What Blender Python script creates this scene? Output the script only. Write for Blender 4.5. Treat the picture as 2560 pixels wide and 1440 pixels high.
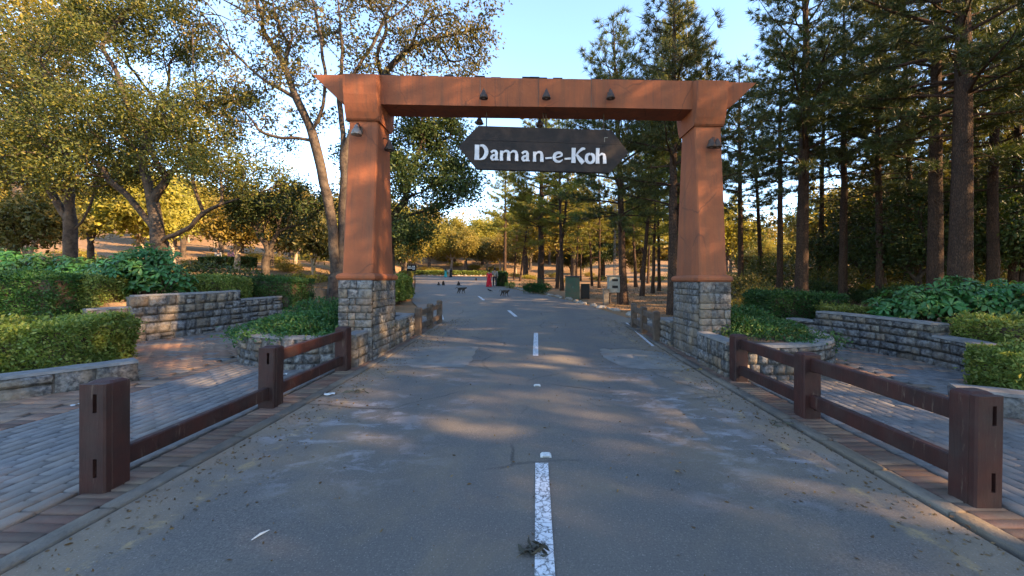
import bpy, bmesh, math, random
import numpy as np
from mathutils import Vector, Matrix, Euler

# ------------------------------------------------------------------ scene, camera, light
for o in list(bpy.data.objects):
    bpy.data.objects.remove(o, do_unlink=True)
SC = bpy.context.scene
COL = SC.collection
R = math.radians
PI = math.pi

EYE = 1.6
cam_d = bpy.data.cameras.new('camera')
cam = bpy.data.objects.new('camera', cam_d)
COL.objects.link(cam)
cam_d.sensor_width = 36.0
cam_d.lens = 36.0 * 1000 / 2560
cam_d.shift_x = -55 / 2560
cam_d.shift_y = -20 / 2560
cam_d.clip_start = 0.05
cam_d.clip_end = 2000
cam.matrix_world = Matrix.Translation((0, 0, EYE)) @ Matrix.Rotation(PI / 2, 4, 'X') @ Matrix.Rotation(R(0.3), 4, 'Z')
SC.camera = cam

SUN_EL, SUN_AZ = 24.0, 113.0        # azimuth clockwise from +Y (the road's direction)
world = bpy.data.worlds.new('World')
SC.world = world
world.use_nodes = True
nt = world.node_tree
bg = nt.nodes['Background']
sky = nt.nodes.new('ShaderNodeTexSky')
sky.sky_type = 'NISHITA'
sky.sun_disc = False
sky.sun_elevation = R(SUN_EL)
sky.sun_rotation = R(SUN_AZ)
sky.altitude = 700
sky.air_density = 1.0
sky.dust_density = 0.25
sky.ozone_density = 1.6
nt.links.new(sky.outputs['Color'], bg.inputs['Color'])
bg.inputs['Strength'].default_value = 0.15

sun_d = bpy.data.lights.new('sun', 'SUN')
sun_d.energy = 5.0
sun_d.angle = R(0.55)
sun_d.color = (1.0, 0.66, 0.34)
sun = bpy.data.objects.new('sun', sun_d)
COL.objects.link(sun)
sdir = Vector((math.sin(R(SUN_AZ)) * math.cos(R(SUN_EL)), math.cos(R(SUN_AZ)) * math.cos(R(SUN_EL)), math.sin(R(SUN_EL))))
sun.rotation_euler = sdir.to_track_quat('Z', 'Y').to_euler()
sun.location = (30, -5, 30)

vs = SC.view_settings
vs.view_transform = 'Standard'
vs.look = 'None'
vs.gamma = 1.0
vs.exposure = 2.2
SC.cycles.max_bounces = 6
SC.cycles.diffuse_bounces = 3
SC.cycles.glossy_bounces = 2
SC.cycles.transmission_bounces = 3
SC.cycles.transparent_max_bounces = 4
SC.cycles.use_denoising = True

rng = np.random.default_rng(7)
random.seed(7)

# ------------------------------------------------------------------ helpers
def tag(o, label=None, cat=None, group=None, kind=None):
    if label: o['label'] = label
    if cat: o['category'] = cat
    if group: o['group'] = group
    if kind: o['kind'] = kind
    return o

def thing(name, label, cat, loc=(0, 0, 0), rz=0.0, group=None, scale=1.0):
    o = bpy.data.objects.new(name, None)
    COL.objects.link(o)
    o.empty_display_size = 0.2
    o.location = loc
    o.rotation_euler = (0, 0, rz)
    o.scale = (scale, scale, scale)
    return tag(o, label, cat, group)

def link(name, me, m, parent=None, loc=None, rot=None, scale=None):
    o = bpy.data.objects.new(name, me)
    COL.objects.link(o)
    if m is not None and len(me.materials) == 0:
        me.materials.append(m)
    if parent is not None: o.parent = parent
    if loc is not None: o.location = loc
    if rot is not None: o.rotation_euler = rot
    if scale is not None: o.scale = scale
    return o

def copy_tree(root, loc, rz=0.0, scale=None, label=None, group=None):
    r = root.copy()
    COL.objects.link(r)
    r.location = loc
    r.rotation_euler = (0, 0, rz)
    if scale is not None: r.scale = scale
    if label: r['label'] = label
    if group: r['group'] = group
    for ch in list(root.children):
        c = ch.copy(); COL.objects.link(c); c.parent = r
        for g in list(ch.children):
            d = g.copy(); COL.objects.link(d); d.parent = c
    return r

def np_mesh(name, verts, faces, smooth=False):
    """faces: (M,3) or (M,4) array, or list of such arrays"""
    me = bpy.data.meshes.new(name)
    verts = np.asarray(verts, dtype=np.float32)
    if not isinstance(faces, (list, tuple)): faces = [faces]
    faces = [np.asarray(f, dtype=np.int32) for f in faces if len(f)]
    loops = np.concatenate([f.ravel() for f in faces])
    tot = np.concatenate([np.full(len(f), f.shape[1], dtype=np.int32) for f in faces])
    start = np.concatenate([[0], np.cumsum(tot)[:-1]]).astype(np.int32)
    me.vertices.add(len(verts)); me.vertices.foreach_set('co', verts.ravel())
    me.loops.add(len(loops)); me.loops.foreach_set('vertex_index', loops)
    me.polygons.add(len(tot))
    me.polygons.foreach_set('loop_start', start)
    me.polygons.foreach_set('loop_total', tot)
    if smooth:
        me.polygons.foreach_set('use_smooth', np.ones(len(tot), dtype=bool))
    me.update(calc_edges=True)
    me.validate()
    return me

class Geo:
    def __init__(s): s.v = []; s.f = []; s.n = 0
    def add(s, v, f):
        v = np.asarray(v, dtype=float).reshape(-1, 3)
        s.v.append(v); s.f += [[i + s.n for i in q] for q in f]; s.n += len(v)
        return s
    def box(s, c, size, rz=0.0, bev=0.0, taper=1.0):
        hx, hy, hz = [k / 2 for k in size]
        b = bev
        if b <= 0:
            v = [(-hx, -hy, -hz), (hx, -hy, -hz), (hx, hy, -hz), (-hx, hy, -hz),
                 (-hx * taper, -hy * taper, hz), (hx * taper, -hy * taper, hz), (hx * taper, hy * taper, hz), (-hx * taper, hy * taper, hz)]
            f = [(0, 3, 2, 1), (4, 5, 6, 7), (0, 1, 5, 4), (1, 2, 6, 5), (2, 3, 7, 6), (3, 0, 4, 7)]
        else:
            v = []
            for z, ins in ((-hz, b), (-hz + b, 0), (hz - b, 0), (hz, b)):
                x, y = hx - ins, hy - ins
                v += [(-x + b * .6, -y, z), (x - b * .6, -y, z), (x, -y + b * .6, z), (x, y - b * .6, z), (x - b * .6, y, z), (-x + b * .6, y, z), (-x, y - b * .6, z), (-x, -y + b * .6, z)]
            f = [tuple(range(7, -1, -1)), tuple(range(24, 32))]
            for k in range(3):
                for i in range(8):
                    j = (i + 1) % 8
                    f.append((k * 8 + i, k * 8 + j, k * 8 + 8 + j, k * 8 + 8 + i))
        v = np.array(v, dtype=float)
        if rz:
            cs, sn = math.cos(rz), math.sin(rz)
            v[:, :2] = np.stack([v[:, 0] * cs - v[:, 1] * sn, v[:, 0] * sn + v[:, 1] * cs], 1)
        return s.add(v + np.array(c), f)
    def prism(s, pts, axis, a, b):
        """pts 2D polygon; axis 'y': pts=(x,z) extruded in y from a to b; 'x': pts=(y,z); 'z': pts=(x,y)"""
        n = len(pts)
        def mk(t):
            if axis == 'y': return [(p[0], t, p[1]) for p in pts]
            if axis == 'x': return [(t, p[0], p[1]) for p in pts]
            return [(p[0], p[1], t) for p in pts]
        v = mk(a) + mk(b)
        f = [tuple(range(n)), tuple(range(2 * n - 1, n - 1, -1))]
        f += [(i, i + n, (i + 1) % n + n, (i + 1) % n) for i in range(n)]
        return s.add(v, f)
    def lathe(s, prof, n=16, c=(0, 0, 0), fold=0.0, k=7, sy=1.0):
        v = []; f = []
        for j, (r, z) in enumerate(prof):
            for i in range(n):
                a = 2 * PI * i / n
                rr = r * (1 + fold * (1 - j / max(1, len(prof) - 1)) * math.sin(k * a))
                v.append((c[0] + rr * math.cos(a), c[1] + sy * rr * math.sin(a), c[2] + z))
        for j in range(len(prof) - 1):
            for i in range(n):
                i2 = (i + 1) % n
                f.append((j * n + i, j * n + i2, (j + 1) * n + i2, (j + 1) * n + i))
        f.append(tuple(range(n - 1, -1, -1))); f.append(tuple((len(prof) - 1) * n + i for i in range(n)))
        return s.add(v, f)
    def tube(s, pts, rad, k=6):
        v, f = tube_np(np.asarray(pts, float), np.asarray(rad, float) * np.ones(len(pts)), k)
        return s.add(v, f.tolist())
    def mesh(s, name, smooth=False):
        me = bpy.data.meshes.new(name)
        me.from_pydata(np.concatenate(s.v).tolist(), [], s.f)
        if smooth:
            me.polygons.foreach_set('use_smooth', np.ones(len(me.polygons), dtype=bool))
        bm = bmesh.new(); bm.from_mesh(me)
        bmesh.ops.recalc_face_normals(bm, faces=bm.faces)
        bm.to_mesh(me); bm.free()
        me.update()
        return me
    def obj(s, name, m, parent=None, smooth=False, **kw):
        return link(name, s.mesh(name, smooth), m, parent, **kw)

def tube_np(P, rad, k):
    n = len(P)
    T = np.gradient(P, axis=0)
    T /= np.linalg.norm(T, axis=1)[:, None] + 1e-9
    ref = np.array([0.0, 0.0, 1.0]) if abs(T[0, 2]) < .9 else np.array([1.0, 0, 0])
    V = []
    u = np.cross(T[0], ref); u /= np.linalg.norm(u)
    ang = np.arange(k) * 2 * PI / k
    for i in range(n):
        u = u - T[i] * np.dot(u, T[i]); u /= np.linalg.norm(u) + 1e-9
        w = np.cross(T[i], u)
        V.append(P[i] + rad[i] * (np.cos(ang)[:, None] * u + np.sin(ang)[:, None] * w))
    V = np.concatenate(V)
    i = np.arange(k); j = (i + 1) % k
    F = np.concatenate([np.stack([a * k + i, a * k + j, (a + 1) * k + j, (a + 1) * k + i], 1) for a in range(n - 1)])
    return V, F

def smoothstep(x, a, b):
    t = np.clip((np.asarray(x, float) - a) / (b - a), 0, 1)
    return t * t * (3 - 2 * t)

# ------------------------------------------------------------------ ground heights
def zr(y):
    y = np.asarray(y, float)
    return 0.029 * 1.6 * np.logaddexp(0, (y - 6.0) / 1.6)

XL_Y = [-60, 9.1, 9.7, 10.8, 13.5, 21, 61, 90, 300]
XL_X = [-17, -17, -9.75, -9.3, -8.7, -8.2, -20, -30, -60]
RL_Y = [-9, 13, 15.5, 21, 40, 61, 86]
RL_X = [-2.87, -2.87, -4.2, -6.4, -11.9, -18, -27]
XR_Y = [-60, 4.5, 6.5, 7.9, 9.5, 12.0, 16, 300]
XR_X = [12, 9.3, 7.9, 8.1, 7.5, 7.2, 9, 14]
def zg(x, y):
    x = np.asarray(x, float); y = np.asarray(y, float)
    z = zr(y) - 0.05
    xl = np.interp(y, XL_Y, XL_X); xr = np.interp(y, XR_Y, XR_X)
    tl = smoothstep(xl - x, 0.0, 0.7) * 0.9 * (1 - 0.6 * smoothstep(y, 16, 26))
    tr = smoothstep(x - xr, 0.0, 0.7) * 0.65 * (1 - smoothstep(y, 9.5, 16))
    z = z + tl + tr
    dl = np.interp(y, RL_Y, RL_X) - x            # metres left of the road
    z = z + smoothstep(dl, 1.5, 13) * np.clip(y - 15, 0, 60) * 0.062
    z = z + smoothstep(dl, 18, 65) * np.clip(y, 0, 60) * 0.06
    cm = 1 - 0.75 * smoothstep(x - 0.1 * y, -4, 25)
    z = z + np.clip(y - 86, 0, 70) * 0.17 * cm + np.clip(y - 72, 0, 60) * .10 * smoothstep(x, 4, 30)
    return z
def gz(x, y): return float(zg(x, y))

# ------------------------------------------------------------------ materials
def nodes_of(name):
    m = bpy.data.materials.new(name); m.use_nodes = True
    t = m.node_tree
    return m, t, t.nodes['Principled BSDF']
def N(t, typ, **kw):
    n = t.nodes.new(typ)
    for k, v in kw.items():
        if k.startswith('i_'):
            n.inputs[k[2:].replace('_', ' ')].default_value = v
        else: setattr(n, k, v)
    return n
def noise(t, vec, scale, detail=4, rough=.6, dist=0.0):
    n = N(t, 'ShaderNodeTexNoise'); n.inputs['Scale'].default_value = scale
    n.inputs['Detail'].default_value = detail; n.inputs['Roughness'].default_value = rough
    n.inputs['Distortion'].default_value = dist
    if vec is not None: t.links.new(vec, n.inputs['Vector'])
    return n.outputs['Fac']
def ramp(t, fac, stops):
    r = N(t, 'ShaderNodeValToRGB')
    e = r.color_ramp.elements
    while len(e) < len(stops): e.new(0.5)
    for k, (p, c) in enumerate(stops):
        e[k].position = p
        e[k].color = (c, c, c, 1) if isinstance(c, (int, float)) else (*c, 1)
    t.links.new(fac, r.inputs['Fac'])
    return r.outputs['Color']
def mix(t, fac, a, b, mode='MIX'):
    n = N(t, 'ShaderNodeMix', data_type='RGBA', blend_type=mode)
    if isinstance(fac, (int, float)): n.inputs[0].default_value = fac
    else: t.links.new(fac, n.inputs[0])
    for k, c in ((6, a), (7, b)):
        if isinstance(c, tuple): n.inputs[k].default_value = (*c, 1)
        else: t.links.new(c, n.inputs[k])
    return n.outputs[2]
def math_n(t, op, a, b=None):
    n = N(t, 'ShaderNodeMath', operation=op)
    for k, c in ((0, a), (1, b)):
        if c is None: continue
        if isinstance(c, (int, float)): n.inputs[k].default_value = c
        else: t.links.new(c, n.inputs[k])
    return n.outputs[0]
def bump(t, bsdf, h, strength, dist=.02):
    b = N(t, 'ShaderNodeBump'); b.inputs['Strength'].default_value = strength; b.inputs['Distance'].default_value = dist
    t.links.new(h, b.inputs['Height']); t.links.new(b.outputs['Normal'], bsdf.inputs['Normal'])
def pos(t): return N(t, 'ShaderNodeNewGeometry').outputs['Position']
def spec(b, v):
    b.inputs['Specular IOR Level'].default_value = v

def mat(name, c1, c2=None, scale=6.0, rough=.85, bstr=.25, bscale=60, rand=0.0, metal=0.0, tint=None, tscale=1.5, lo=.35, hi=.65, sp=.25, obj_space=False, bdist=.02):
    m, t, b = nodes_of(name)
    c2 = c2 or tuple(k * .75 for k in c1)
    p = N(t, 'ShaderNodeTexCoord').outputs['Object'] if obj_space else pos(t)
    f = ramp(t, noise(t, p, scale), [(lo, 0.0), (hi, 1.0)])
    c = mix(t, f, c1, c2)
    if tint:
        f2 = ramp(t, noise(t, p, tscale, 5), [(.45, 0.0), (.7, 1.0)])
        c = mix(t, f2, c, tint)
    if rand:
        oi = N(t, 'ShaderNodeObjectInfo').outputs['Random']
        k = math_n(t, 'ADD', math_n(t, 'MULTIPLY', oi, 2 * rand), 1 - rand)
        cc = N(t, 'ShaderNodeCombineColor')
        for s_ in ('Red', 'Green', 'Blue'): t.links.new(k, cc.inputs[s_])
        c = mix(t, 1.0, c, cc.outputs[0], 'MULTIPLY')
    t.links.new(c, b.inputs['Base Color'])
    b.inputs['Roughness'].default_value = rough
    b.inputs['Metallic'].default_value = metal
    spec(b, sp)
    if bstr: bump(t, b, noise(t, p, bscale, 5), bstr, bdist)
    return m

def leaf_mat(name, c1, c2, c3=None, trans=.35, rough=.5, sp=.25, tcol=None):
    m, t, b = nodes_of(name)
    g = N(t, 'ShaderNodeNewGeometry')
    oi = N(t, 'ShaderNodeObjectInfo').outputs['Random']
    c = ramp(t, g.outputs['Random Per Island'], [(0, c1), (.75, c2), (1.0, c3 or c2)])
    n = ramp(t, noise(t, g.outputs['Position'], .9, 3), [(.35, .72), (.65, 1.2)])
    c = mix(t, 1.0, c, n, 'MULTIPLY')
    hs = N(t, 'ShaderNodeHueSaturation')
    t.links.new(math_n(t, 'ADD', math_n(t, 'MULTIPLY', oi, .04), .48), hs.inputs['Hue'])
    t.links.new(math_n(t, 'ADD', math_n(t, 'MULTIPLY', oi, .3), .85), hs.inputs['Value'])
    t.links.new(c, hs.inputs['Color'])
    c = hs.outputs[0]
    t.links.new(c, b.inputs['Base Color'])
    b.inputs['Roughness'].default_value = rough
    spec(b, sp)
    tr = N(t, 'ShaderNodeBsdfTranslucent')
    t.links.new(mix(t, 1.0, c, tcol or (1.5, 1.35, .5), 'MULTIPLY'), tr.inputs['Color'])
    mx = N(t, 'ShaderNodeMixShader'); mx.inputs[0].default_value = trans
    t.links.new(b.outputs[0], mx.inputs[1]); t.links.new(tr.outputs[0], mx.inputs[2])
    t.links.new(mx.outputs[0], t.nodes['Material Output'].inputs['Surface'])
    return m

def asphalt_mat():
    m, t, b = nodes_of('asphalt')
    p = pos(t)
    sx = N(t, 'ShaderNodeSeparateXYZ'); t.links.new(p, sx.inputs[0])
    X, Y = sx.outputs[0], sx.outputs[1]
    fine = noise(t, p, 75, 5, .8)
    c = mix(t, ramp(t, fine, [(.3, 0.0), (.72, 1.0)]), (.045, .044, .044), (.178, .172, .162))
    c = mix(t, ramp(t, noise(t, p, .55, 4), [(.35, 0.0), (.65, .8)]), c, (.125, .118, .106))
    # long wheel-swept streaks along the road
    mp = N(t, 'ShaderNodeMapping'); mp.inputs['Scale'].default_value = (2.2, .16, 1); t.links.new(p, mp.inputs['Vector'])
    c = mix(t, ramp(t, noise(t, mp.outputs[0], 1.0, 4), [(.45, 0.0), (.75, .55)]), c, (.090, .088, .088))
    ax = math_n(t, 'ABSOLUTE', X)
    # pale scuffed wear on both lanes, a few metres before the gate
    mp2 = N(t, 'ShaderNodeMapping'); mp2.inputs['Scale'].default_value = (1.0, 1.7, 1); t.links.new(p, mp2.inputs['Vector'])
    n1 = noise(t, mp2.outputs[0], 2.6, 8, .72, .4)
    n0 = noise(t, p, .8, 2)
    lane = N(t, 'ShaderNodeMapRange', interpolation_type='SMOOTHSTEP'); t.links.new(ax, lane.inputs[0])
    lane.inputs[1].default_value = .5; lane.inputs[2].default_value = 1.3
    band = ramp(t, math_n(t, 'MULTIPLY', Y, .1), [(.26, 0.0), (.36, 1.0), (.62, 1.0), (.76, 0.0)])
    k = math_n(t, 'MULTIPLY', math_n(t, 'MULTIPLY', lane.outputs[0], band), ramp(t, n0, [(.42, 0.0), (.56, 1.0)]))
    sc = math_n(t, 'MULTIPLY', k, ramp(t, n1, [(.5, 0.0), (.6, .75)]))
    c = mix(t, sc, c, (.27, .275, .30))
    # tan dust drifted to the edges
    d = math_n(t, 'ADD', ax, math_n(t, 'MULTIPLY', math_n(t, 'SUBTRACT', noise(t, p, 1.1, 6, .65), .5), 2.4))
    dm = N(t, 'ShaderNodeMapRange', interpolation_type='SMOOTHSTEP'); t.links.new(d, dm.inputs[0])
    dm.inputs[1].default_value = 2.0; dm.inputs[2].default_value = 3.1
    near = ramp(t, math_n(t, 'MULTIPLY', Y, .01), [(.10, .75), (.16, .15)])
    c = mix(t, math_n(t, 'MULTIPLY', dm.outputs[0], near), c, (.235, .180, .122))
    dust = ramp(t, noise(t, p, .9, 6, .6, .5), [(.48, 0.0), (.66, .6)])
    c = mix(t, dust, c, (.185, .150, .104))
    # ochre traces of an old painted edge line
    e = math_n(t, 'ABSOLUTE', math_n(t, 'SUBTRACT', ax, 2.45))
    em = N(t, 'ShaderNodeMapRange'); t.links.new(e, em.inputs[0]); em.inputs[1].default_value = .09; em.inputs[2].default_value = .03
    ec = math_n(t, 'MULTIPLY', em.outputs[0], ramp(t, noise(t, p, 4.5, 6, .7), [(.5, 0.0), (.62, .6)]))
    c = mix(t, math_n(t, 'MULTIPLY', ec, near), c, (.42, .30, .12))
    # tyre-polished tracks, hairline cracks, stone chips
    tr_ = math_n(t, 'ABSOLUTE', math_n(t, 'SUBTRACT', ax, 1.25))
    tm = N(t, 'ShaderNodeMapRange', interpolation_type='SMOOTHSTEP'); t.links.new(tr_, tm.inputs[0]); tm.inputs[1].default_value = .55; tm.inputs[2].default_value = .1
    c = mix(t, math_n(t, 'MULTIPLY', tm.outputs[0], .22), c, (.070, .070, .072))
    dv = N(t, 'ShaderNodeMix', data_type='VECTOR'); dv.inputs[0].default_value = .22
    t.links.new(p, dv.inputs[4]); nn = N(t, 'ShaderNodeTexNoise'); nn.inputs['Scale'].default_value = 1.7; nn.inputs['Detail'].default_value = 5; t.links.new(p, nn.inputs['Vector']); t.links.new(nn.outputs['Color'], dv.inputs[5])
    ck = N(t, 'ShaderNodeTexVoronoi', feature='DISTANCE_TO_EDGE'); ck.inputs['Scale'].default_value = .62; t.links.new(dv.outputs[1], ck.inputs['Vector'])
    ckm = math_n(t, 'MULTIPLY', ramp(t, ck.outputs['Distance'], [(.004, 1.0), (.012, 0.0)]), ramp(t, noise(t, p, .5, 2), [(.5, 0.0), (.6, .7)]))
    c = mix(t, ckm, c, (.03, .028, .026))
    ch = N(t, 'ShaderNodeTexVoronoi'); ch.inputs['Scale'].default_value = 70; t.links.new(p, ch.inputs['Vector'])
    c = mix(t, math_n(t, 'MULTIPLY', ramp(t, ch.outputs['Distance'], [(.25, 1.0), (.4, 0.0)]), .35), c, ramp(t, ch.outputs['Color'], [(.2, (.05, .05, .05)), (.8, (.26, .25, .235))]))
    # pale grit specks
    sp_ = N(t, 'ShaderNodeTexVoronoi'); sp_.inputs['Scale'].default_value = 26; t.links.new(p, sp_.inputs['Vector'])
    c = mix(t, ramp(t, sp_.outputs['Distance'], [(.05, .8), (.1, 0.0)]), c, (.34, .32, .29))
    c = mix(t, 1.0, c, (1.12, 1.05, .99), 'MULTIPLY')
    t.links.new(c, b.inputs['Base Color'])
    b.inputs['Roughness'].default_value = .8
    spec(b, .3)
    bump(t, b, fine, .6, .012)
    return m

def paint_mat():
    m, t, b = nodes_of('road_paint')
    p = pos(t)
    w = ramp(t, noise(t, p, 34, 6, .75), [(.40, 0.0), (.5, 1.0)])
    v = N(t, 'ShaderNodeTexVoronoi', feature='DISTANCE_TO_EDGE'); v.inputs['Scale'].default_value = 16; t.links.new(p, v.inputs['Vector'])
    w = math_n(t, 'MULTIPLY', w, ramp(t, v.outputs['Distance'], [(.02, 0.25), (.06, 1.0)]))
    t.links.new(mix(t, w, (.13, .13, .13), (.62, .62, .63)), b.inputs['Base Color'])
    b.inputs['Roughness'].default_value = .75
    return m

def plaster_mat():
    m, t, b = nodes_of('orange_plaster')
    p = pos(t)
    c = mix(t, ramp(t, noise(t, p, 1.6, 5), [(.35, 0.0), (.68, 1.0)]), (.305, .098, .042), (.215, .073, .036))
    mp = N(t, 'ShaderNodeMapping'); mp.inputs['Scale'].default_value = (6, 6, .35); t.links.new(p, mp.inputs['Vector'])
    c = mix(t, ramp(t, noise(t, mp.outputs[0], 1.0, 5), [(.46, 0.0), (.70, .7)]), c, (.165, .075, .042))
    c = mix(t, ramp(t, noise(t, p, 9, 6, .75), [(.60, 0.0), (.72, .4)]), c, (.37, .15, .078))
    c = mix(t, ramp(t, noise(t, p, 3.3, 6, .8), [(.64, 0.0), (.70, .5)]), c, (.22, .11, .072))
    dv = N(t, 'ShaderNodeMix', data_type='VECTOR'); dv.inputs[0].default_value = .18
    nn = N(t, 'ShaderNodeTexNoise'); nn.inputs['Scale'].default_value = 2.5; nn.inputs['Detail'].default_value = 6; t.links.new(p, nn.inputs['Vector'])
    t.links.new(p, dv.inputs[4]); t.links.new(nn.outputs['Color'], dv.inputs[5])
    ck = N(t, 'ShaderNodeTexVoronoi', feature='DISTANCE_TO_EDGE'); ck.inputs['Scale'].default_value = 1.1; t.links.new(dv.outputs[1], ck.inputs['Vector'])
    ckm = math_n(t, 'MULTIPLY', ramp(t, ck.outputs['Distance'], [(.004, 1.0), (.014, 0.0)]), ramp(t, noise(t, p, 1.1, 2), [(.48, 0.0), (.58, .6)]))
    c = mix(t, ckm, c, (.10, .045, .03))
    mp3 = N(t, 'ShaderNodeMapping'); mp3.inputs['Scale'].default_value = (14, 14, .5); t.links.new(p, mp3.inputs['Vector'])
    c = mix(t, math_n(t, 'MULTIPLY', ramp(t, noise(t, mp3.outputs[0], 1.0, 4, .7), [(.52, 0.0), (.66, .6)]), ramp(t, noise(t, p, .8, 3), [(.42, 0.0), (.6, 1.0)])), c, (.13, .062, .040))
    t.links.new(c, b.inputs['Base Color'])
    b.inputs['Roughness'].default_value = .82
    spec(b, .2)
    h = math_n(t, 'ADD', math_n(t, 'MULTIPLY', noise(t, p, 30, 4, .6), .35), math_n(t, 'MULTIPLY', noise(t, p, 2.2, 3), 2.2))
    bump(t, b, h, .35, .02)
    return m

def wood_mat():
    m, t, b = nodes_of('fence_paint')
    tc = N(t, 'ShaderNodeTexCoord').outputs['Object']
    p = pos(t)
    c = mix(t, ramp(t, noise(t, p, 4, 5), [(.35, 0.0), (.65, 1.0)]), (.048, .013, .009), (.024, .0095, .008))
    mp = N(t, 'ShaderNodeMapping'); mp.inputs['Scale'].default_value = (16, 16, 2.2); t.links.new(p, mp.inputs['Vector'])
    wear = ramp(t, noise(t, mp.outputs[0], 1.0, 6, .75), [(.60, 0.0), (.68, .8)])
    c = mix(t, wear, c, (.12, .08, .058))
    c = mix(t, ramp(t, noise(t, p, 2.2, 4), [(.5, 0.0), (.8, .6)]), c, (.050, .038, .032))
    t.links.new(c, b.inputs['Base Color'])
    b.inputs['Roughness'].default_value = .62
    spec(b, .35)
    bump(t, b, noise(t, mp.outputs[0], 2.0, 5), .4, .012)
    return m

M = {}
M['asphalt'] = asphalt_mat()
M['paint'] = paint_mat()
M['plaster'] = plaster_mat()
M['wood'] = wood_mat()
M['wood_far'] = mat('weathered_fence_wood', (.13, .09, .062), (.07, .05, .038), 7, .75, .4, 40)
M['patch'] = mat('repair_concrete', (.20, .19, .175), (.14, .135, .125), 3.5, .85, .3, 70, tint=(.25, .20, .14), tscale=1.0)
M['kerb'] = mat('kerb_concrete', (.15, .128, .105), (.10, .088, .075), 7, .9, .5, 40, rand=.2, tint=(.19, .145, .098), tscale=1.2)
M['sand'] = mat('joint_sand', (.085, .072, .056), (.055, .047, .04), 8, .95, .3, 80)
M['paver_grey'] = mat('grey_paver', (.160, .152, .148), (.112, .108, .106), 9, .72, .3, 90, rand=.14, tint=(.19, .145, .105), tscale=.7, sp=.35)
M['paver_tan'] = mat('tan_paver', (.235, .168, .118), (.165, .125, .095), 8, .8, .3, 90, rand=.22, tint=(.24, .125, .08), tscale=.8)
M['paver_red'] = mat('red_brick', (.15, .082, .06), (.125, .088, .068), 7, .85, .3, 80, rand=.22, tint=(.175, .135, .095), tscale=2.2)
M['stone'] = mat('grey_stone', (.185, .178, .170), (.055, .054, .056), 17, .88, .75, 26, rand=.28, tint=(.20, .155, .11), tscale=2.4, bdist=.03, lo=.38, hi=.6)
M['stone_tan'] = mat('tan_stone', (.205, .178, .14), (.075, .066, .058), 15, .88, .75, 26, rand=.28, tint=(.235, .165, .11), tscale=2.0, bdist=.03, lo=.38, hi=.6)
M['mortar'] = mat('mortar', (.20, .19, .18), (.13, .125, .12), 6, .92, .4, 40)
M['joint'] = mat('dark_joint', (.10, .095, .09), (.07, .066, .06), 6, .92, .4, 40)
M['soil'] = mat('soil', (.10, .07, .045), (.06, .042, .028), 6, .95, .5, 30)
M['bark'] = mat('bark', (.070, .050, .037), (.028, .021, .017), 7, .9, .8, 16, tint=(.11, .082, .06), tscale=2.5, bdist=.04)
M['bark_pale'] = mat('pale_bark', (.33, .26, .19), (.17, .13, .095), 5, .9, .6, 14, bdist=.03)
M['bark_pine'] = mat('pine_bark', (.072, .045, .032), (.022, .016, .013), 8, .92, .9, 14, tint=(.105, .060, .040), tscale=2.0, bdist=.05)
M['sign'] = mat('sign_board', (.012, .009, .008), (.022, .015, .012), 3, .6, .2, 30, tint=(.040, .026, .019), tscale=5)
M['letter'] = mat('letter_white', (.64, .64, .66), (.48, .48, .50), 5, .55, .1, 40)
M['iron'] = mat('dark_iron', (.045, .038, .034), (.085, .055, .04), 20, .6, .3, 60, metal=.3)
M['shade_in'] = mat('lamp_shade_metal', (.26, .24, .22), (.12, .10, .09), 14, .5, .2, 60, metal=.4)
M['black'] = mat('black_paint', (.010, .0095, .0095), None, 6, .6, .1)
M['white'] = mat('white_paint', (.7, .7, .7), None, 6, .6, .1)
M['cab_green'] = mat('green_cabinet_paint', (.045, .085, .05), (.035, .06, .04), 4, .55, .15, 30, tint=(.09, .08, .05), tscale=2)
M['cab_cream'] = mat('cream_cabinet_paint', (.27, .26, .22), (.20, .19, .16), 4, .6, .15, 30)
M['rock'] = mat('verge_rock', (.36, .31, .25), (.22, .185, .15), 4, .9, .7, 10, rand=.25)
M['galv'] = mat('mast_steel', (.20, .20, .20), (.13, .12, .11), 8, .5, .1, metal=.6)

def bark_plates(name, c1, c2, c3):
    m, t, b = nodes_of(name)
    p = N(t, 'ShaderNodeTexCoord').outputs['Object']
    mp = N(t, 'ShaderNodeMapping'); mp.inputs['Scale'].default_value = (1, 1, .28); t.links.new(p, mp.inputs['Vector'])
    v = N(t, 'ShaderNodeTexVoronoi', feature='DISTANCE_TO_EDGE'); v.inputs['Scale'].default_value = 26; t.links.new(mp.outputs[0], v.inputs['Vector'])
    f = noise(t, mp.outputs[0], 9, 6, .7)
    c = mix(t, ramp(t, f, [(.35, 0.0), (.68, 1.0)]), c1, c3)
    c = mix(t, ramp(t, noise(t, p, .7, 3), [(.4, 0.0), (.7, .6)]), c, c2)
    c = mix(t, ramp(t, v.outputs['Distance'], [(.02, .6), (.2, 0.0)]), c, tuple(k * .35 for k in c2))
    t.links.new(c, b.inputs['Base Color']); b.inputs['Roughness'].default_value = .92; spec(b, .12)
    bump(t, b, math_n(t, 'ADD', v.outputs['Distance'], f), 1.0, .06)
    return m
M['bark_pine'] = bark_plates('pine_bark', (.062, .040, .029), (.035, .026, .022), (.12, .070, .046))

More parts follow.
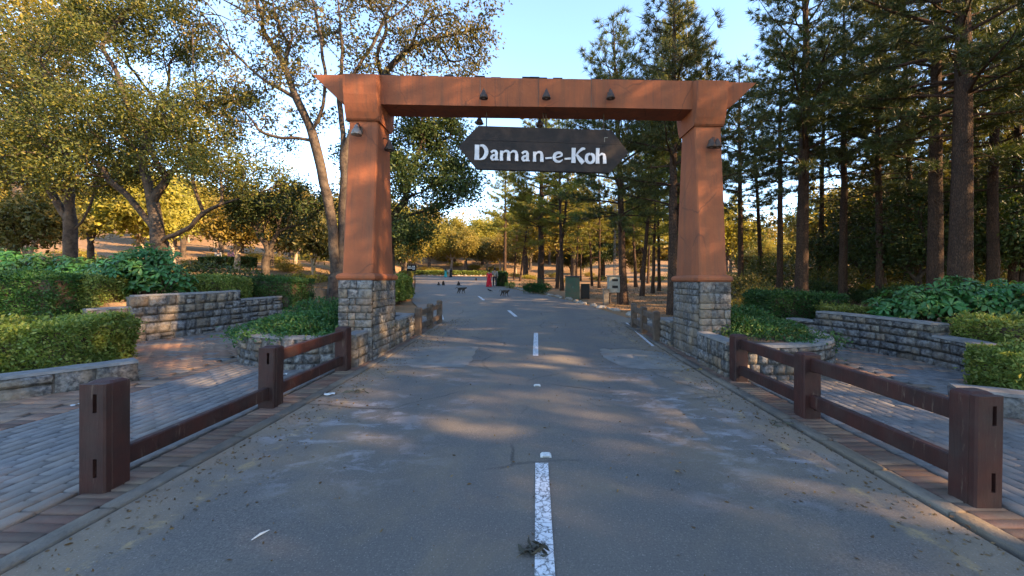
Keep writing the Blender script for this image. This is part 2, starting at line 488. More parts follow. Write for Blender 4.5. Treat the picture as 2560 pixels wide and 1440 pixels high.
def ground_mat():
    m, t, b = nodes_of('dry_ground')
    p = pos(t)
    c = mix(t, ramp(t, noise(t, p, .22, 5), [(.35, 0.0), (.65, 1.0)]), (.27, .160, .085), (.20, .125, .065))
    c = mix(t, ramp(t, noise(t, p, 1.2, 6, .65), [(.48, 0.0), (.66, .8)]), c, (.125, .08, .042))
    c = mix(t, ramp(t, noise(t, p, .45, 5, .6, .6), [(.56, 0.0), (.68, .7)]), c, (.14, .125, .04))
    c = mix(t, ramp(t, noise(t, p, 18, 4, .7), [(.5, 0.0), (.8, .6)]), c, (.32, .205, .115))
    t.links.new(c, b.inputs['Base Color'])
    b.inputs['Roughness'].default_value = .95
    spec(b, .1)
    bump(t, b, math_n(t, 'ADD', noise(t, p, 5, 6, .7), noise(t, p, 30, 4, .7)), .6, .05)
    return m
M['ground'] = ground_mat()

LEAF = {
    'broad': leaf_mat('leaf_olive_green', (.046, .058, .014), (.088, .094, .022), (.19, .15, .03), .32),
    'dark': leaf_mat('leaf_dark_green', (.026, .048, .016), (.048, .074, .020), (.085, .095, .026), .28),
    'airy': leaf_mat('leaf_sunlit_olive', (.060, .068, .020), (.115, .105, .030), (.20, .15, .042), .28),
    'gold_lit': leaf_mat('leaf_golden_lit', (.16, .145, .026), (.245, .205, .038), (.34, .255, .052), .38),  # raised towards gold: warm sunlight on the foliage is put into the colour
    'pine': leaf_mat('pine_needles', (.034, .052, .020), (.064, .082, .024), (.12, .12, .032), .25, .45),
    'pine_lit': leaf_mat('pine_needles_lit', (.11, .118, .022), (.17, .16, .028), (.24, .20, .038), .34, .45),  # brighter copy of the pine needles, with sunshine mixed into the colour
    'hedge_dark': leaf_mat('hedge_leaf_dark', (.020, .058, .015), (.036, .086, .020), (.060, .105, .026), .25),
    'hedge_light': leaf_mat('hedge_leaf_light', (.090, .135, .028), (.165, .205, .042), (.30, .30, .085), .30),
    'shrub': leaf_mat('shrub_leaf', (.040, .125, .034), (.060, .165, .044), (.10, .20, .05), .28, .38, .4),
    'cover': leaf_mat('cover_leaf', (.024, .088, .030), (.045, .120, .036), (.10, .155, .04), .25),
    'weed': leaf_mat('dry_leaf', (.085, .052, .026), (.15, .098, .048), (.24, .17, .085), .15),
}
# ================================================================== GROUND AND ROAD
def axis_vals(lo, hi, near_lo, near_hi, fine, coarse_n):
    a = np.arange(near_lo, near_hi + 1e-6, fine)
    l = near_lo - np.geomspace(fine * 1.5, near_lo - lo, coarse_n)
    r = near_hi + np.geomspace(fine * 1.5, hi - near_hi, coarse_n)
    return np.concatenate([l[::-1], a, r])
gx = axis_vals(-420, 420, -32, 26, .45, 26)
gy = axis_vals(-90, 520, -4, 60, .45, 30)
GX, GY = np.meshgrid(gx, gy)
GZ = zg(GX, GY)
nx, ny = len(gx), len(gy)
ii, jj = np.meshgrid(np.arange(nx - 1), np.arange(ny - 1))
a = (jj * nx + ii).ravel()
gf = np.stack([a, a + 1, a + nx + 1, a + nx], 1)
tag(link('ground', np_mesh('ground', np.stack([GX, GY, GZ], -1).reshape(-1, 3), gf, True), M['ground']),
    'dry brown earth and leaf litter under the trees', None, kind='structure')

RR_Y = [-9, 12.5, 14, 19, 24, 27.7, 37.7, 61, 86]
RR_X = [2.80, 2.85, 3.5, 2.7, 1.56, .4, -2.8, -5.8, -8.6]
ys = np.concatenate([np.arange(-9, 30, .5), np.arange(30, 86.1, 1.5)])
rv = []
NC = 14
for y in ys:
    l, r_ = np.interp(y, RL_Y, RL_X), np.interp(y, RR_Y, RR_X)
    for k in range(NC + 1):
        x = l + (r_ - l) * k / NC
        crown = .035 * (1 - ((k / NC) * 2 - 1) ** 2) if y < 90 else 0
        rv.append((x, y, float(zr(y)) - .012 + crown * .6))
rf = []
for j in range(len(ys) - 1):
    for k in range(NC):
        a = j * (NC + 1) + k
        rf.append((a, a + 1, a + NC + 2, a + NC + 1))
road = link('road', np_mesh('road', rv, np.array(rf), True), M['asphalt'])
tag(road, 'grey two-lane asphalt road with dusty edges running under the gate', None, kind='structure')
def road_z(x, y):
    l, r_ = np.interp(y, RL_Y, RL_X), np.interp(y, RR_Y, RR_X)
    t = min(max((x - l) / (r_ - l), 0), 1)
    return float(zr(y)) - .012 + .021 * (1 - (2 * t - 1) ** 2)

def sheet_on_road(name, pts_l, pts_r, m, lift=.005, parent=None, nseg=8):
    """strip between two polylines (same count) laid on the road"""
    v = []; n = len(pts_l)
    for (a, b) in zip(pts_l, pts_r):
        for k in range(3):
            x = a[0] + (b[0] - a[0]) * k / 2; y = a[1] + (b[1] - a[1]) * k / 2
            v.append((x, y, road_z(x, y) + lift))
    f = []
    for j in range(n - 1):
        for k in range(2):
            q = j * 3 + k
            f.append((q, q + 1, q + 4, q + 3))
    return link(name, np_mesh(name, v, np.array(f)), m, parent)
def dash(cx0, y0, cx1, y1, w=.11, name='lane_dash'):
    n = max(2, int(abs(y1 - y0) / .35) + 1)
    L = []; Rr = []
    for k in range(n + 1):
        t = k / n
        x = cx0 + (cx1 - cx0) * t; y = y0 + (y1 - y0) * t
        L.append((x - w / 2, y)); Rr.append((x + w / 2, y))
    sheet_on_road(name, L, Rr, M['paint'], .006, road)
dash(.055, .2, .075, 3.45)
dash(.04, 8.0, .06, 10.9)
dash(-.65, 14.6, -1.05, 16.7, .13)
dash(-2.75, 22.0, -3.45, 25.0, .14)
dash(-3.15, 13.8, -5.0, 20.8, .10, 'edge_line')
dash(3.05, 13.2, 2.75, 9.2, .07, 'edge_line')

def blob(cx, cy, rx, ry, n, jag, seed):
    r_ = np.random.default_rng(seed); o = []
    for k in range(n):
        a = 2 * PI * k / n
        q = 1 + r_.normal(0, jag)
        s = (abs(math.cos(a)) ** 4 + abs(math.sin(a)) ** 4) ** -.25
        o.append((cx + rx * q * s * math.cos(a), cy + ry * q * s * math.sin(a)))
    return o
def patch(poly, seed):
    r2 = np.random.default_rng(seed)
    o = []
    for (a, b) in zip(poly, poly[1:] + poly[:1]):
        for k in range(7):
            t = k / 7
            o.append((a[0] + (b[0] - a[0]) * t + (r2.normal(0, .018) if k else 0), a[1] + (b[1] - a[1]) * t + (r2.normal(0, .03) if k else 0)))
    cx = sum(q[0] for q in o) / len(o); cy = sum(q[1] for q in o) / len(o)
    v = [(cx, cy, road_z(cx, cy) + .005)]
    for ring in (.5, 1.0):
        v += [(cx + (x - cx) * ring, cy + (y - cy) * ring, road_z(cx + (x - cx) * ring, cy + (y - cy) * ring) + .005) for x, y in o]
    n = len(o)
    tri = np.array([(0, 1 + k, 1 + (k + 1) % n) for k in range(n)])
    qd = np.array([(1 + k, 1 + n + k, 1 + n + (k + 1) % n, 1 + (k + 1) % n) for k in range(n)])
    link('repair_patch', np_mesh('repair_patch', v, [tri, qd]), M['patch'], road)
patch([(-2.84, 7.25), (-2.0, 7.0), (-1.22, 7.05), (-1.16, 7.7), (-1.26, 8.95), (-2.1, 9.0), (-2.84, 8.9)], 3)
patch([(1.45, 8.75), (1.38, 7.9), (1.62, 7.1), (2.3, 6.95), (2.78, 7.0), (2.78, 8.5), (2.1, 8.8)], 4)

# ================================================================== PAVED FORECOURTS
def in_poly(x, y, poly):
    c = False; n = len(poly)
    for i in range(n):
        x1, y1 = poly[i]; x2, y2 = poly[(i + 1) % n]
        if (y1 > y) != (y2 > y) and x < (x2 - x1) * (y - y1) / (y2 - y1) + x1: c = not c
    return c
def catmull(pts, n=8):
    P = [np.array(p, float) for p in pts]
    P = [2 * P[0] - P[1]] + P + [2 * P[-1] - P[-2]]
    out = []
    for i in range(1, len(P) - 2):
        for k in range(n):
            t = k / n
            out.append(.5 * ((2 * P[i]) + (-P[i - 1] + P[i + 1]) * t + (2 * P[i - 1] - 5 * P[i] + 4 * P[i + 1] - P[i + 2]) * t * t + (-P[i - 1] + 3 * P[i] - 3 * P[i + 1] + P[i + 2]) * t ** 3))
    out.append(P[-2])
    return np.array(out)

LPLANT = catmull([(-3.28, 7.02), (-4.3, 6.98), (-5.25, 7.4), (-5.85, 8.3), (-6.0, 9.4), (-5.4, 10.5), (-4.4, 10.95), (-3.28, 10.6)])
LWALL = catmull([(-9.85, 8.75), (-9.25, 9.75), (-8.85, 10.8), (-8.55, 12.2), (-8.1, 13.6), (-7.3, 14.8)])
LLOW = catmull([(-9.4, 2.6), (-7.9, 4.0), (-6.95, 5.1), (-6.15, 6.2)])
RPLANT = catmull([(3.24, 6.45), (4.1, 6.45), (4.95, 6.85), (5.42, 7.6), (5.55, 8.7), (5.1, 9.7), (4.2, 10.2), (3.24, 10.0)])
RWALL = catmull([(6.65, 10.4), (7.25, 9.2), (7.6, 7.9), (7.55, 6.9), (7.25, 6.2)])
RLOW = catmull([(5.28, 5.05), (5.95, 4.62), (6.7, 4.05), (8.0, 2.6)])

def unit_paver():
    b = .05; c = .35
    v = [(-.5, -.5, -1), (.5, -.5, -1), (.5, .5, -1), (-.5, .5, -1),
         (-.5, -.5, -.12), (.5, -.5, -.12), (.5, .5, -.12), (-.5, .5, -.12),
         (-.5 + b * .5, -.5 + b, 0), (.5 - b * .5, -.5 + b, 0), (.5 - b * .5, .5 - b, 0), (-.5 + b * .5, .5 - b, 0)]
    f = [(8, 9, 10, 11)]
    for lo in (0, 4):
        for i in range(4):
            j = (i + 1) % 4
            f.append((lo + i, lo + j, lo + 4 + j, lo + 4 + i))
    return np.array(v), np.array(f)
PV, PF = unit_paver()
PMESH = {}
for key in ('paver_grey', 'paver_tan', 'paver_red', 'kerb'):
    PMESH[key] = np_mesh('paver_' + key, PV, PF); PMESH[key].materials.append(M[key])

def lay(parent, specs, name, limit=300):
    """specs: (x, y, length along x, length along y, z, tilt, matkey)"""
    specs = sorted(specs, key=lambda s: (s[0] ** 2 + s[1] ** 2))
    # seen by the camera: inside the frame's footprint
    vis = [s for s in specs if s[1] > 1.9 and -1.42 * s[1] < s[0] < 1.30 * s[1]]
    hid = [s for s in specs if s not in set(vis)]
    for s in vis[:limit]:
        o = bpy.data.objects.new(name, PMESH[s[6]]); COL.objects.link(o)
        o.parent = parent; o.location = (s[0], s[1], s[4]); o.scale = (s[2], s[3], .06)
        o.rotation_euler = (s[5][0], s[5][1], s[5][2])
    rest = vis[limit:] + hid
    for key in PMESH:
        sub = [s for s in rest if s[6] == key]
        if not sub: continue
        V = []; F = []
        for k, s in enumerate(sub):
            cs, sn = math.cos(s[5][2]), math.sin(s[5][2])
            p = PV * np.array([s[2], s[3], .06])
            p = np.stack([p[:, 0] * cs - p[:, 1] * sn, p[:, 0] * sn + p[:, 1] * cs, p[:, 2] + p[:, 0] * s[5][1] * -1 + p[:, 1] * s[5][0]], 1)
            V.append(p + np.array([s[0], s[1], s[4]])); F.append(PF + k * len(PV))
        o = link(name + '_field', np_mesh(name + '_field', np.concatenate(V), np.concatenate(F)), M[key], parent)
        tag(o, kind='stuff')

def tilt(s=.006): return (rng.normal(0, s), rng.normal(0, s), rng.normal(0, .012))

def forecourt(side):
    """side -1: left of the road, +1: right"""
    yy = np.arange(.3, 15.3, .5)
    nm = 'pavement'
    v = []; f = []
    x0, x1 = (3.02, 11.0)
    for y in yy:
        for k in range(9):
            x = (x0 + (x1 - x0) * k / 8)
            v.append((side * x, y, float(zr(y)) - .022))
    for j in range(len(yy) - 1):
        for k in range(8):
            a = j * 9 + k
            f.append((a, a + 1, a + 10, a + 9))
    base = link(nm, np_mesh(nm, v, np.array(f)), M['sand'])
    tag(base, 'block-paved forecourt %s of the road behind the wooden fence' % ('left' if side < 0 else 'right'), None, kind='structure')
    plant = [tuple(p) for p in (LPLANT if side < 0 else RPLANT)]
    if side < 0:
        bed = [(-6.15, 6.2), (-6.95, 5.1), (-7.9, 4.0), (-9.4, 2.6), (-14, 2), (-14, 9), (-9.85, 8.75), (-9.0, 8.2), (-7.6, 7.3), (-6.3, 6.5)]
        wall = LWALL
    else:
        bed = [(5.28, 5.05), (5.95, 4.62), (6.7, 4.05), (8.0, 2.6), (13, 2), (13, 7), (7.4, 6.2), (6.8, 5.7), (5.5, 5.25)]
        wall = RWALL
    wy = wall[:, 1]; wx = np.abs(wall[:, 0])
    o_ = np.argsort(wy); wy, wx = wy[o_], wx[o_]
    def ok(x, y):
        if in_poly(x, y, plant) or in_poly(x, y, bed): return False
        if y > wy[0] and abs(x) > np.interp(y, wy, wx) + .05: return False
        if y < wy[0] and abs(x) > 10.5: return False
        if y > 10.4 and abs(x) < 3.4: return False
        return True
    specs = []
    # long blocks along the road
    w, l = .125, .25
    for i in range(17):
        x = 3.44 + i * w
        for j in range(60):
            y = .35 + j * l + (i % 2) * l / 2
            X = side * x
            if y > 14.5 or not ok(X, y): continue
            specs.append((X, y, w - .009, l - .009, float(zr(y)) + .002 + rng.normal(0, .0022), tilt(), 'paver_grey'))
    # border course and the wider field beyond it, laid across
    xb = 3.44 + 17 * w - w / 2
    for j in range(122):
        y = .35 + j * .122
        X = side * (xb + .13)
        if y > 14.5 or not ok(X, y): continue
        specs.append((X, y, .25, .113, float(zr(y)) + .004 + rng.normal(0, .002), tilt(), 'paver_red' if rng.random() < .7 else 'paver_tan'))
    l2, w2 = .26, .16
    for j in range(92):
        y = .3 + j * w2
        for i in range(20):
            x = xb + .27 + l2 / 2 + i * l2 + (j % 2) * l2 / 2
            X = side * x
            if y > 14.5 or not ok(X, y): continue
            specs.append((X, y, l2 - .01, w2 - .01, float(zr(y)) + .002 + rng.normal(0, .0028), tilt(), 'paver_tan' if (side < 0 and rng.random() < .8 and y < 9) or rng.random() < .35 else 'paver_grey'))
    lay(base, specs, 'paver')
    # soldier course of bricks under the fence and the flush kerb beside the asphalt
    edge = thing('brick_edging', 'course of red-brown bricks and flush kerb stones along the %s road edge' % ('left' if side < 0 else 'right'), 'edging')
    sp = []
    for j in range(118):
        y = .5 + j * .098
        if y > 13.0: break
        sp.append((side * 3.19, y, .31, .089, float(zr(y)) - .004 + rng.normal(0, .003), tilt(.01), 'paver_red'))
    lay(edge, sp, 'brick')
    k = 0
    y = .3
    while y < 13.2:
        L = .62
        o = bpy.data.objects.new('kerb_stone', PMESH['kerb']); COL.objects.link(o); o.parent = edge
        o.location = (side * 2.955, y + L / 2, float(zr(y + L / 2)) + .002 + rng.normal(0, .002)); o.scale = (.125, L - .012, .06)
        o.rotation_euler = (.029 * float(smoothstep(y, 4, 8)), 0, rng.normal(0, .004))
        y += L
forecourt(-1)
forecourt(1)

# ================================================================== STONE WALLS
def block_mesh(name, seed, m):
    r_ = np.random.default_rng(seed)
    n = 3
    V = []; F = []
    idx = {}
    def vid(x, y, z):
        k = (round(x, 3), y, round(z, 3))
        if k not in idx:
            px = x - .5; pz = z
            edge = (x in (0, 1)) or (z in (0, 1))
            py = (-.5 if y == 0 else .5)
            bulge = (.012 + abs(r_.normal(0, .05))) * (-1 if y == 0 else 1)
            if edge:
                bulge = r_.normal(0, .03)
                px += r_.normal(0, .022); pz += r_.normal(0, .022)
            idx[k] = len(V); V.append((px, py + bulge, pz))
        return idx[k]
    g = [0, .34, .67, 1]
    for y in (0, 1):
        for i in range(n):
            for j in range(n):
                q = [vid(g[i], y, g[j]), vid(g[i + 1], y, g[j]), vid(g[i + 1], y, g[j + 1]), vid(g[i], y, g[j + 1])]
                F.append(q if y == 0 else q[::-1])
    for i in range(n):
        F.append([vid(g[i], 0, 1), vid(g[i + 1], 0, 1), vid(g[i + 1], 1, 1), vid(g[i], 1, 1)])
        F.append([vid(g[i + 1], 0, 0), vid(g[i], 0, 0), vid(g[i], 1, 0), vid(g[i + 1], 1, 0)])
        F.append([vid(0, 0, g[i + 1]), vid(0, 1, g[i + 1]), vid(0, 1, g[i]), vid(0, 0, g[i])])
        F.append([vid(1, 0, g[i]), vid(1, 1, g[i]), vid(1, 1, g[i + 1]), vid(1, 0, g[i + 1])])
    me = np_mesh(name, V, np.array(F)); me.materials.append(m)
    return me
BLK = [block_mesh('stone_%d' % k, 40 + k, M['stone']) for k in range(7)]
BLKT = [block_mesh('stone_tan_%d' % k, 60 + k, M['stone_tan']) for k in range(5)]

def arc(path):
    d = np.r_[0, np.cumsum(np.linalg.norm(np.diff(path, axis=0), axis=1))]
    return d
def at_s(path, d, s):
    x = np.interp(s, d, path[:, 0]); y = np.interp(s, d, path[:, 1])
    e = .08
    x2 = np.interp(s + e, d, path[:, 0]) - np.interp(s - e, d, path[:, 0]); y2 = np.interp(s + e, d, path[:, 1]) - np.interp(s - e, d, path[:, 1])
    return x, y, math.atan2(y2, x2)

def wall_run(root, path, steps, thick=.32, course=.235, tan=.25, lens=(.2, .42), cap=True, seed=1, z0=-.06):
    """steps: list of (s_end, height). Stones run right through the wall; mortar core stands back from them."""
    r_ = random.Random(seed)
    d = arc(path); L = d[-1]
    def H(s):
        for e, h in steps:
            if s <= e: return h
        return steps[-1][1]
    zb = lambda s: float(zr(at_s(path, d, s)[1])) + z0
    top_max = max(h for _, h in steps)
    zlo = 0.0
    while zlo < top_max - .05:
        ch = course * r_.uniform(.78, 1.25)
        if top_max - zlo - ch < .09: ch = top_max - zlo
        s = -r_.uniform(0, .12)
        while s < L - .03:
            ln = r_.uniform(*lens)
            e = min(s + ln, L)
            if L - e < .14: e = L
            for b_, _ in steps[:-1]:
                if s < b_ < e and zlo + .6 * ch > min(H(b_ - .01), H(b_ + .01)): e = b_ if b_ - s > .1 else e
            a_ = max(s, 0)
            mid = (a_ + e) / 2
            top = H(mid)
            if zlo < top - .06 and e - a_ > .05:
                hh = min(ch, top - zlo)
                if top - zlo - hh < .06: hh = top - zlo
                parts = [(0, hh)]
                if hh > .2 and r_.random() < .22:
                    q = r_.uniform(.4, .6) * hh; parts = [(0, q), (q, hh - q)]
                x, y, an = at_s(path, d, mid)
                for (dz, ph) in parts:
                    o = bpy.data.objects.new('stone', r_.choice(BLKT if r_.random() < tan else BLK))
                    COL.objects.link(o); o.parent = root
                    o.location = (x, y, zb(mid) + zlo + dz + .006)
                    o.rotation_euler = (0, r_.uniform(-.03, .03), an)
                    o.scale = ((e - a_) - r_.uniform(.012, .026), thick * r_.uniform(.94, 1.06), ph - .016)
            s = e
        zlo += ch
    # mortar core and cap
    b0 = 0.0
    for e, h in steps:
        e = min(e, L)
        if e - b0 < .05: continue
        n = max(2, int((e - b0) / .2) + 1)
        core = Geo(); capg = Geo(); rows = []; rows2 = []
        for q in range(n + 1):
            s = b0 + .012 + (e - b0 - .024) * q / n
            x, y, an = at_s(path, d, s)
            nx_, ny_ = -math.sin(an), math.cos(an)
            t = thick / 2 - .022
            z = zb(s)
            rows.append([(x - nx_ * t, y - ny_ * t, z), (x + nx_ * t, y + ny_ * t, z), (x + nx_ * t, y + ny_ * t, z + h - .012), (x - nx_ * t, y - ny_ * t, z + h - .012)])
            t2 = thick / 2 + .012
            zz = z + h + r_.uniform(-.004, .006)
            rows2.append([(x - nx_ * t2, y - ny_ * t2, z + h - .006), (x + nx_ * t2, y + ny_ * t2, z + h - .006), (x + nx_ * (t2 - .02), y + ny_ * (t2 - .02), zz + .03), (x - nx_ * (t2 - .02), y - ny_ * (t2 - .02), zz + .032)])
        def sweep(G, rows_):
            v = [p for r__ in rows_ for p in r__]; f = []
            for q in range(len(rows_) - 1):
                for c in range(4):
                    c2 = (c + 1) % 4
                    f.append((q * 4 + c, q * 4 + c2, q * 4 + 4 + c2, q * 4 + 4 + c))
            f.append((3, 2, 1, 0)); m_ = (len(rows_) - 1) * 4; f.append((m_, m_ + 1, m_ + 2, m_ + 3))
            G.add(v, f)
        sweep(core, rows); core.obj('mortar_core', M['joint'], root)
        if cap: sweep(capg, rows2); capg.obj('mortar_cap', M['mortar'], root)
        b0 = e

w = thing('retaining_wall', 'tall curved grey stone retaining wall stepping down beside the left forecourt', 'wall')
wall_run(w, LWALL, [(.75, .86), (3.15, 1.12), (4.6, .86), (9, .42)], .34, .215, .25, (.17, .36), seed=11)
w = thing('bed_wall', 'low grey stone bed wall in front of the bright clipped hedge', 'wall')
wall_run(w, LLOW, [(99, .34)], .36, .36, .1, (.3, .48), seed=12)
w = thing('retaining_wall', 'curved blue-grey stone retaining wall below the leafy shrub by the pine wood', 'wall')
wall_run(w, RWALL, [(.7, .56), (3.1, .80), (9, .58)], .34, .19, .05, (.16, .34), seed=13)
w = thing('bed_wall', 'low bed wall of three grey blocks behind the near right fence post', 'wall')
wall_run(w, RLOW, [(99, .31)], .34, .33, .05, (.34, .46), seed=14)

def planter(side, outline, label, seed):
    root = thing('stone_planter', label, 'planter')
    wall_run(root, outline, [(99, .58)], .26, .18, .14, (.15, .3), seed=seed)
    a = outline[0]; b = outline[-1]
    x = side * 3.25
    wall_run(root, np.array([(x, a[1] + .02), (x, 7.66)]) if a[1] < 7.6 else np.array([(x, 7), (x, 7.6)]), [(99, .60)], .24, .16, .3, (.15, .26), seed=seed + 1)
    wall_run(root, np.array([(x, 9.18), (x, b[1])]), [(99, .60)], .24, .16, .3, (.15, .26), seed=seed + 2)
    # soil
    c = outline.mean(0)
    pts = [(c[0] + (p[0] - c[0]) * .95, c[1] + (p[1] - c[1]) * .95) for p in outline]
    v = [(c[0], c[1], .62)] + [(p[0], p[1], float(zr(p[1])) + .47) for p in pts]
    n = len(pts)
    link('soil', np_mesh('soil', v, np.array([(0, 1 + k, 1 + (k + 1) % n) for k in range(n)])), M['soil'], root)
    return root
planter(-1, LPLANT, 'rounded stone planter with trailing greenery at the foot of the left gate pier', 21)
planter(1, RPLANT, 'rounded stone planter with trailing greenery at the foot of the right gate pier', 31)

# ================================================================== GATE
GATE = thing('entrance_gate', 'tall orange plastered gate with tapering piers on stone bases spanning the road', 'gate', (.03, 7.68, 0), R(1.5))
YC = .675
def pier(sx):
    p = bpy.data.objects.new('pier', None); COL.objects.link(p); p.parent = GATE
    xi, xo = (3.22, 3.76) if sx > 0 else (3.13, 3.70)
    g = Geo()
    z0, z1 = 1.68, 4.76
    xs = [sx * xi, sx * xo]
    rows = []
    nseg = 8
    for k in range(nseg + 1):
        t = k / nseg
        yf = .06 + (.34 - .06) * t; yb = 1.30 + (1.01 - 1.30) * t
        z = z0 + (z1 - z0) * t
        b = .025
        x0, x1 = min(xs), max(xs)
        rows += [(x0 + b, yf, z), (x1 - b, yf, z), (x1, yf + b, z), (x1, yb - b, z), (x1 - b, yb, z), (x0 + b, yb, z), (x0, yb - b, z), (x0, yf + b, z)]
    f = []
    for k in range(nseg):
        for i in range(8):
            j = (i + 1) % 8
            f.append((k * 8 + i, k * 8 + j, k * 8 + 8 + j, k * 8 + 8 + i))
    g.add(rows, f); g.obj('shaft', M['plaster'], p)
    # rounded plaster moulding over the stone base
    g = Geo()
    prof = [(0.0, 1.575), (.045, 1.585), (.07, 1.62), (.07, 1.66), (.045, 1.695), (0.0, 1.715)]
    x0, x1 = min(xs) - .01, max(xs) + .01
    y0, y1 = .05, 1.31
    v = []
    for e, z in prof:
        v += [(x0 - e, y0 - e, z), (x1 + e, y0 - e, z), (x1 + e, y1 + e, z), (x0 - e, y1 + e, z)]
    f = [(0, 3, 2, 1), (20, 21, 22, 23)]
    for k in range(5):
        for i in range(4):
            j = (i + 1) % 4
            f.append((k * 4 + i, k * 4 + j, k * 4 + 4 + j, k * 4 + 4 + i))
    g.add(v, f); g.obj('moulding', M['plaster'], p)
    # stone base: core with facing stones on the four sides
    X0, X1, Y0, Y1, H = min(xs) - .03, max(xs) + .03, -.02, 1.38, 1.58
    cx, cy = (X0 + X1) / 2, (Y0 + Y1) / 2
    Geo().box((cx, cy, (H - .1) / 2), (X1 - X0 - .06, Y1 - Y0 - .06, H + .1)).obj('base_core', M['joint'], p)
    r_ = random.Random(70 + sx)
    def face(ax, ay, dx, dy, L, rot, seed):
        z = -.08
        k = 0
        while z < H - .03:
            ch = r_.uniform(.12, .21)
            if H - z - ch < .1: ch = H - z
            s = 0.0
            while s < L - .02:
                ln = r_.uniform(.11, .26) if sx < 0 else r_.uniform(.15, .30)
                if L - s - ln < .1: ln = L - s
                mx = s + ln / 2
                o = bpy.data.objects.new('base_stone', r_.choice(BLKT if r_.random() < (.14 if sx < 0 else .03) else BLK))
                COL.objects.link(o); o.parent = p
                o.location = (ax + dx * mx, ay + dy * mx, z + .005)
                o.rotation_euler = (0, 0, rot)
                o.scale = (ln - .016, .1, ch - .014)
                s += ln
            z += ch; k += 1
    e = .035
    face(X0 + .0, Y0 + e, 1, 0, X1 - X0, 0, 1)
    face(X0 + .0, Y1 - e, 1, 0, X1 - X0, 0, 2)
    face(X0 + e, Y0 + .09, 0, 1, Y1 - Y0 - .18, PI / 2, 3)
    face(X1 - e, Y0 + .09, 0, 1, Y1 - Y0 - .18, PI / 2, 4)
    # bracket-shaped capital, swelling towards front and back
    g = Geo()
    half = [(.37, 4.73), (.40, 4.76), (.455, 4.88), (.50, 5.02), (.535, 5.18), (.555, 5.36), (.56, 5.555), (.31, 5.665)]
    prof = [(YC - h, z) for h, z in half] + [(YC + h, z) for h, z in reversed(half)]
    x0, x1 = min(xs) - .035, max(xs) + .035
    g.prism(prof, 'x', x0, x1)
    g.obj('capital', M['plaster'], p)
pier(-1); pier(1)
# beam with upturned beak ends (it passes through the capitals)
top = 5.67; bot = 5.09
edge_l = [(-3.76, bot), (-3.90, 5.15), (-4.03, 5.26), (-4.15, 5.38), (-4.27, 5.50), (-4.37, 5.585), (-4.43, 5.655)]
edge_r = [(4.50, 5.655), (4.44, 5.585), (4.34, 5.50), (4.22, 5.38), (4.10, 5.26), (3.96, 5.15), (3.80, bot)]
for nm, poly in (('beam', [(-3.11, bot), (-3.11, top), (-1.15, top - .004), (-.05, top - .012), (1.05, top - .006), (3.20, top), (3.20, bot), (1.0, bot + .004), (-1.0, bot - .004)]),
                 ('beam_end', [(-3.70, bot)] + edge_l + [(-3.70, 5.66)]),
                 ('beam_end', [(3.78, 5.66)] + edge_r + [(3.78, bot)])):
    Geo().prism(poly, 'y', YC - .30, YC + .30).obj(nm, M['plaster'], GATE)
for x in (-1.12, .05, 1.12):        # panel joints: thin raised straps
    Geo().box((x, YC - .302, (top + bot) / 2), (.012, .008, top - bot - .01)).obj('panel_joint', M['paver_red'], GATE)
G_ = Geo()
for k in range(40):
    x = -3.0 + 6.1 * k / 39
    G_.box((x, YC + rng.uniform(-.1, .1), top + .012), (.19, .42, .02 + rng.uniform(0, .015)))
G_.obj('roof_felt', M['black'], GATE)

def gate_pt(x, y, z):
    return GATE.matrix_basis @ Vector((x, y, z))

# bell lamps
def bell_lamp(label, x, y, z, rz, cat='lamp', tilt_=0.0, scale=1.0, double=False):
    p = gate_pt(x, y, z)
    t = thing('bell_lamp', label, cat, p, R(1.5) + rz, 'bell lamps on the gate', scale)
    g = Geo()
    g.box((0, -.012, .05), (.06, .024, .12), bev=.006)
    g.tube([(0, -.02, .08), (0, -.10, .12), (0, -.17, .10), (0, -.19, .04)], .012, 6)
    g.obj('bracket', M['iron'], t)
    for dx in ((-.06, .06) if double else (0,)):
        g = Geo()
        prof = [(.085, -.10), (.088, -.09), (.07, -.03), (.042, .02), (.028, .06), (.016, .075)]
        g.lathe(prof, 14, (dx, -.19, 0))
        sh = g.obj('shade', M['shade_in'] if 'pale' in label else M['iron'], t, True)
        Geo().lathe([(.012, -.11), (.035, -.095), (.04, -.07), (.02, -.03)], 10, (dx, -.19, 0)).obj('bulb', M['shade_in'], sh, True)
    return t
yb_ = YC - .30
bell_lamp('dark bell lamp on the beam face above the D of the sign', -1.03, yb_, 5.25, 0)
bell_lamp('dark bell lamp on the beam face above the middle of the sign', .20, yb_, 5.27, 0)
bell_lamp('dark bell lamp on the beam face nearest the right pier', 1.47, yb_, 5.29, 0)
bell_lamp('bell lamp hung behind the beam, seen below it near the left pier', -1.22, YC + .30, 5.13, PI)
bell_lamp('bell lamp hung behind the beam, seen just above the middle of the board', .11, YC + .30, 5.10, PI)
bell_lamp('pale bell lamp on the front of the left pier', -3.44, .28, 4.47, 0, scale=1.15)
bell_lamp('bell lamp on the road side of the left pier', -3.22, .62, 4.36, PI / 2, scale=1.15)
bell_lamp('dark double lamp on the front of the right pier', 3.50, .27, 4.32, 0, double=True)

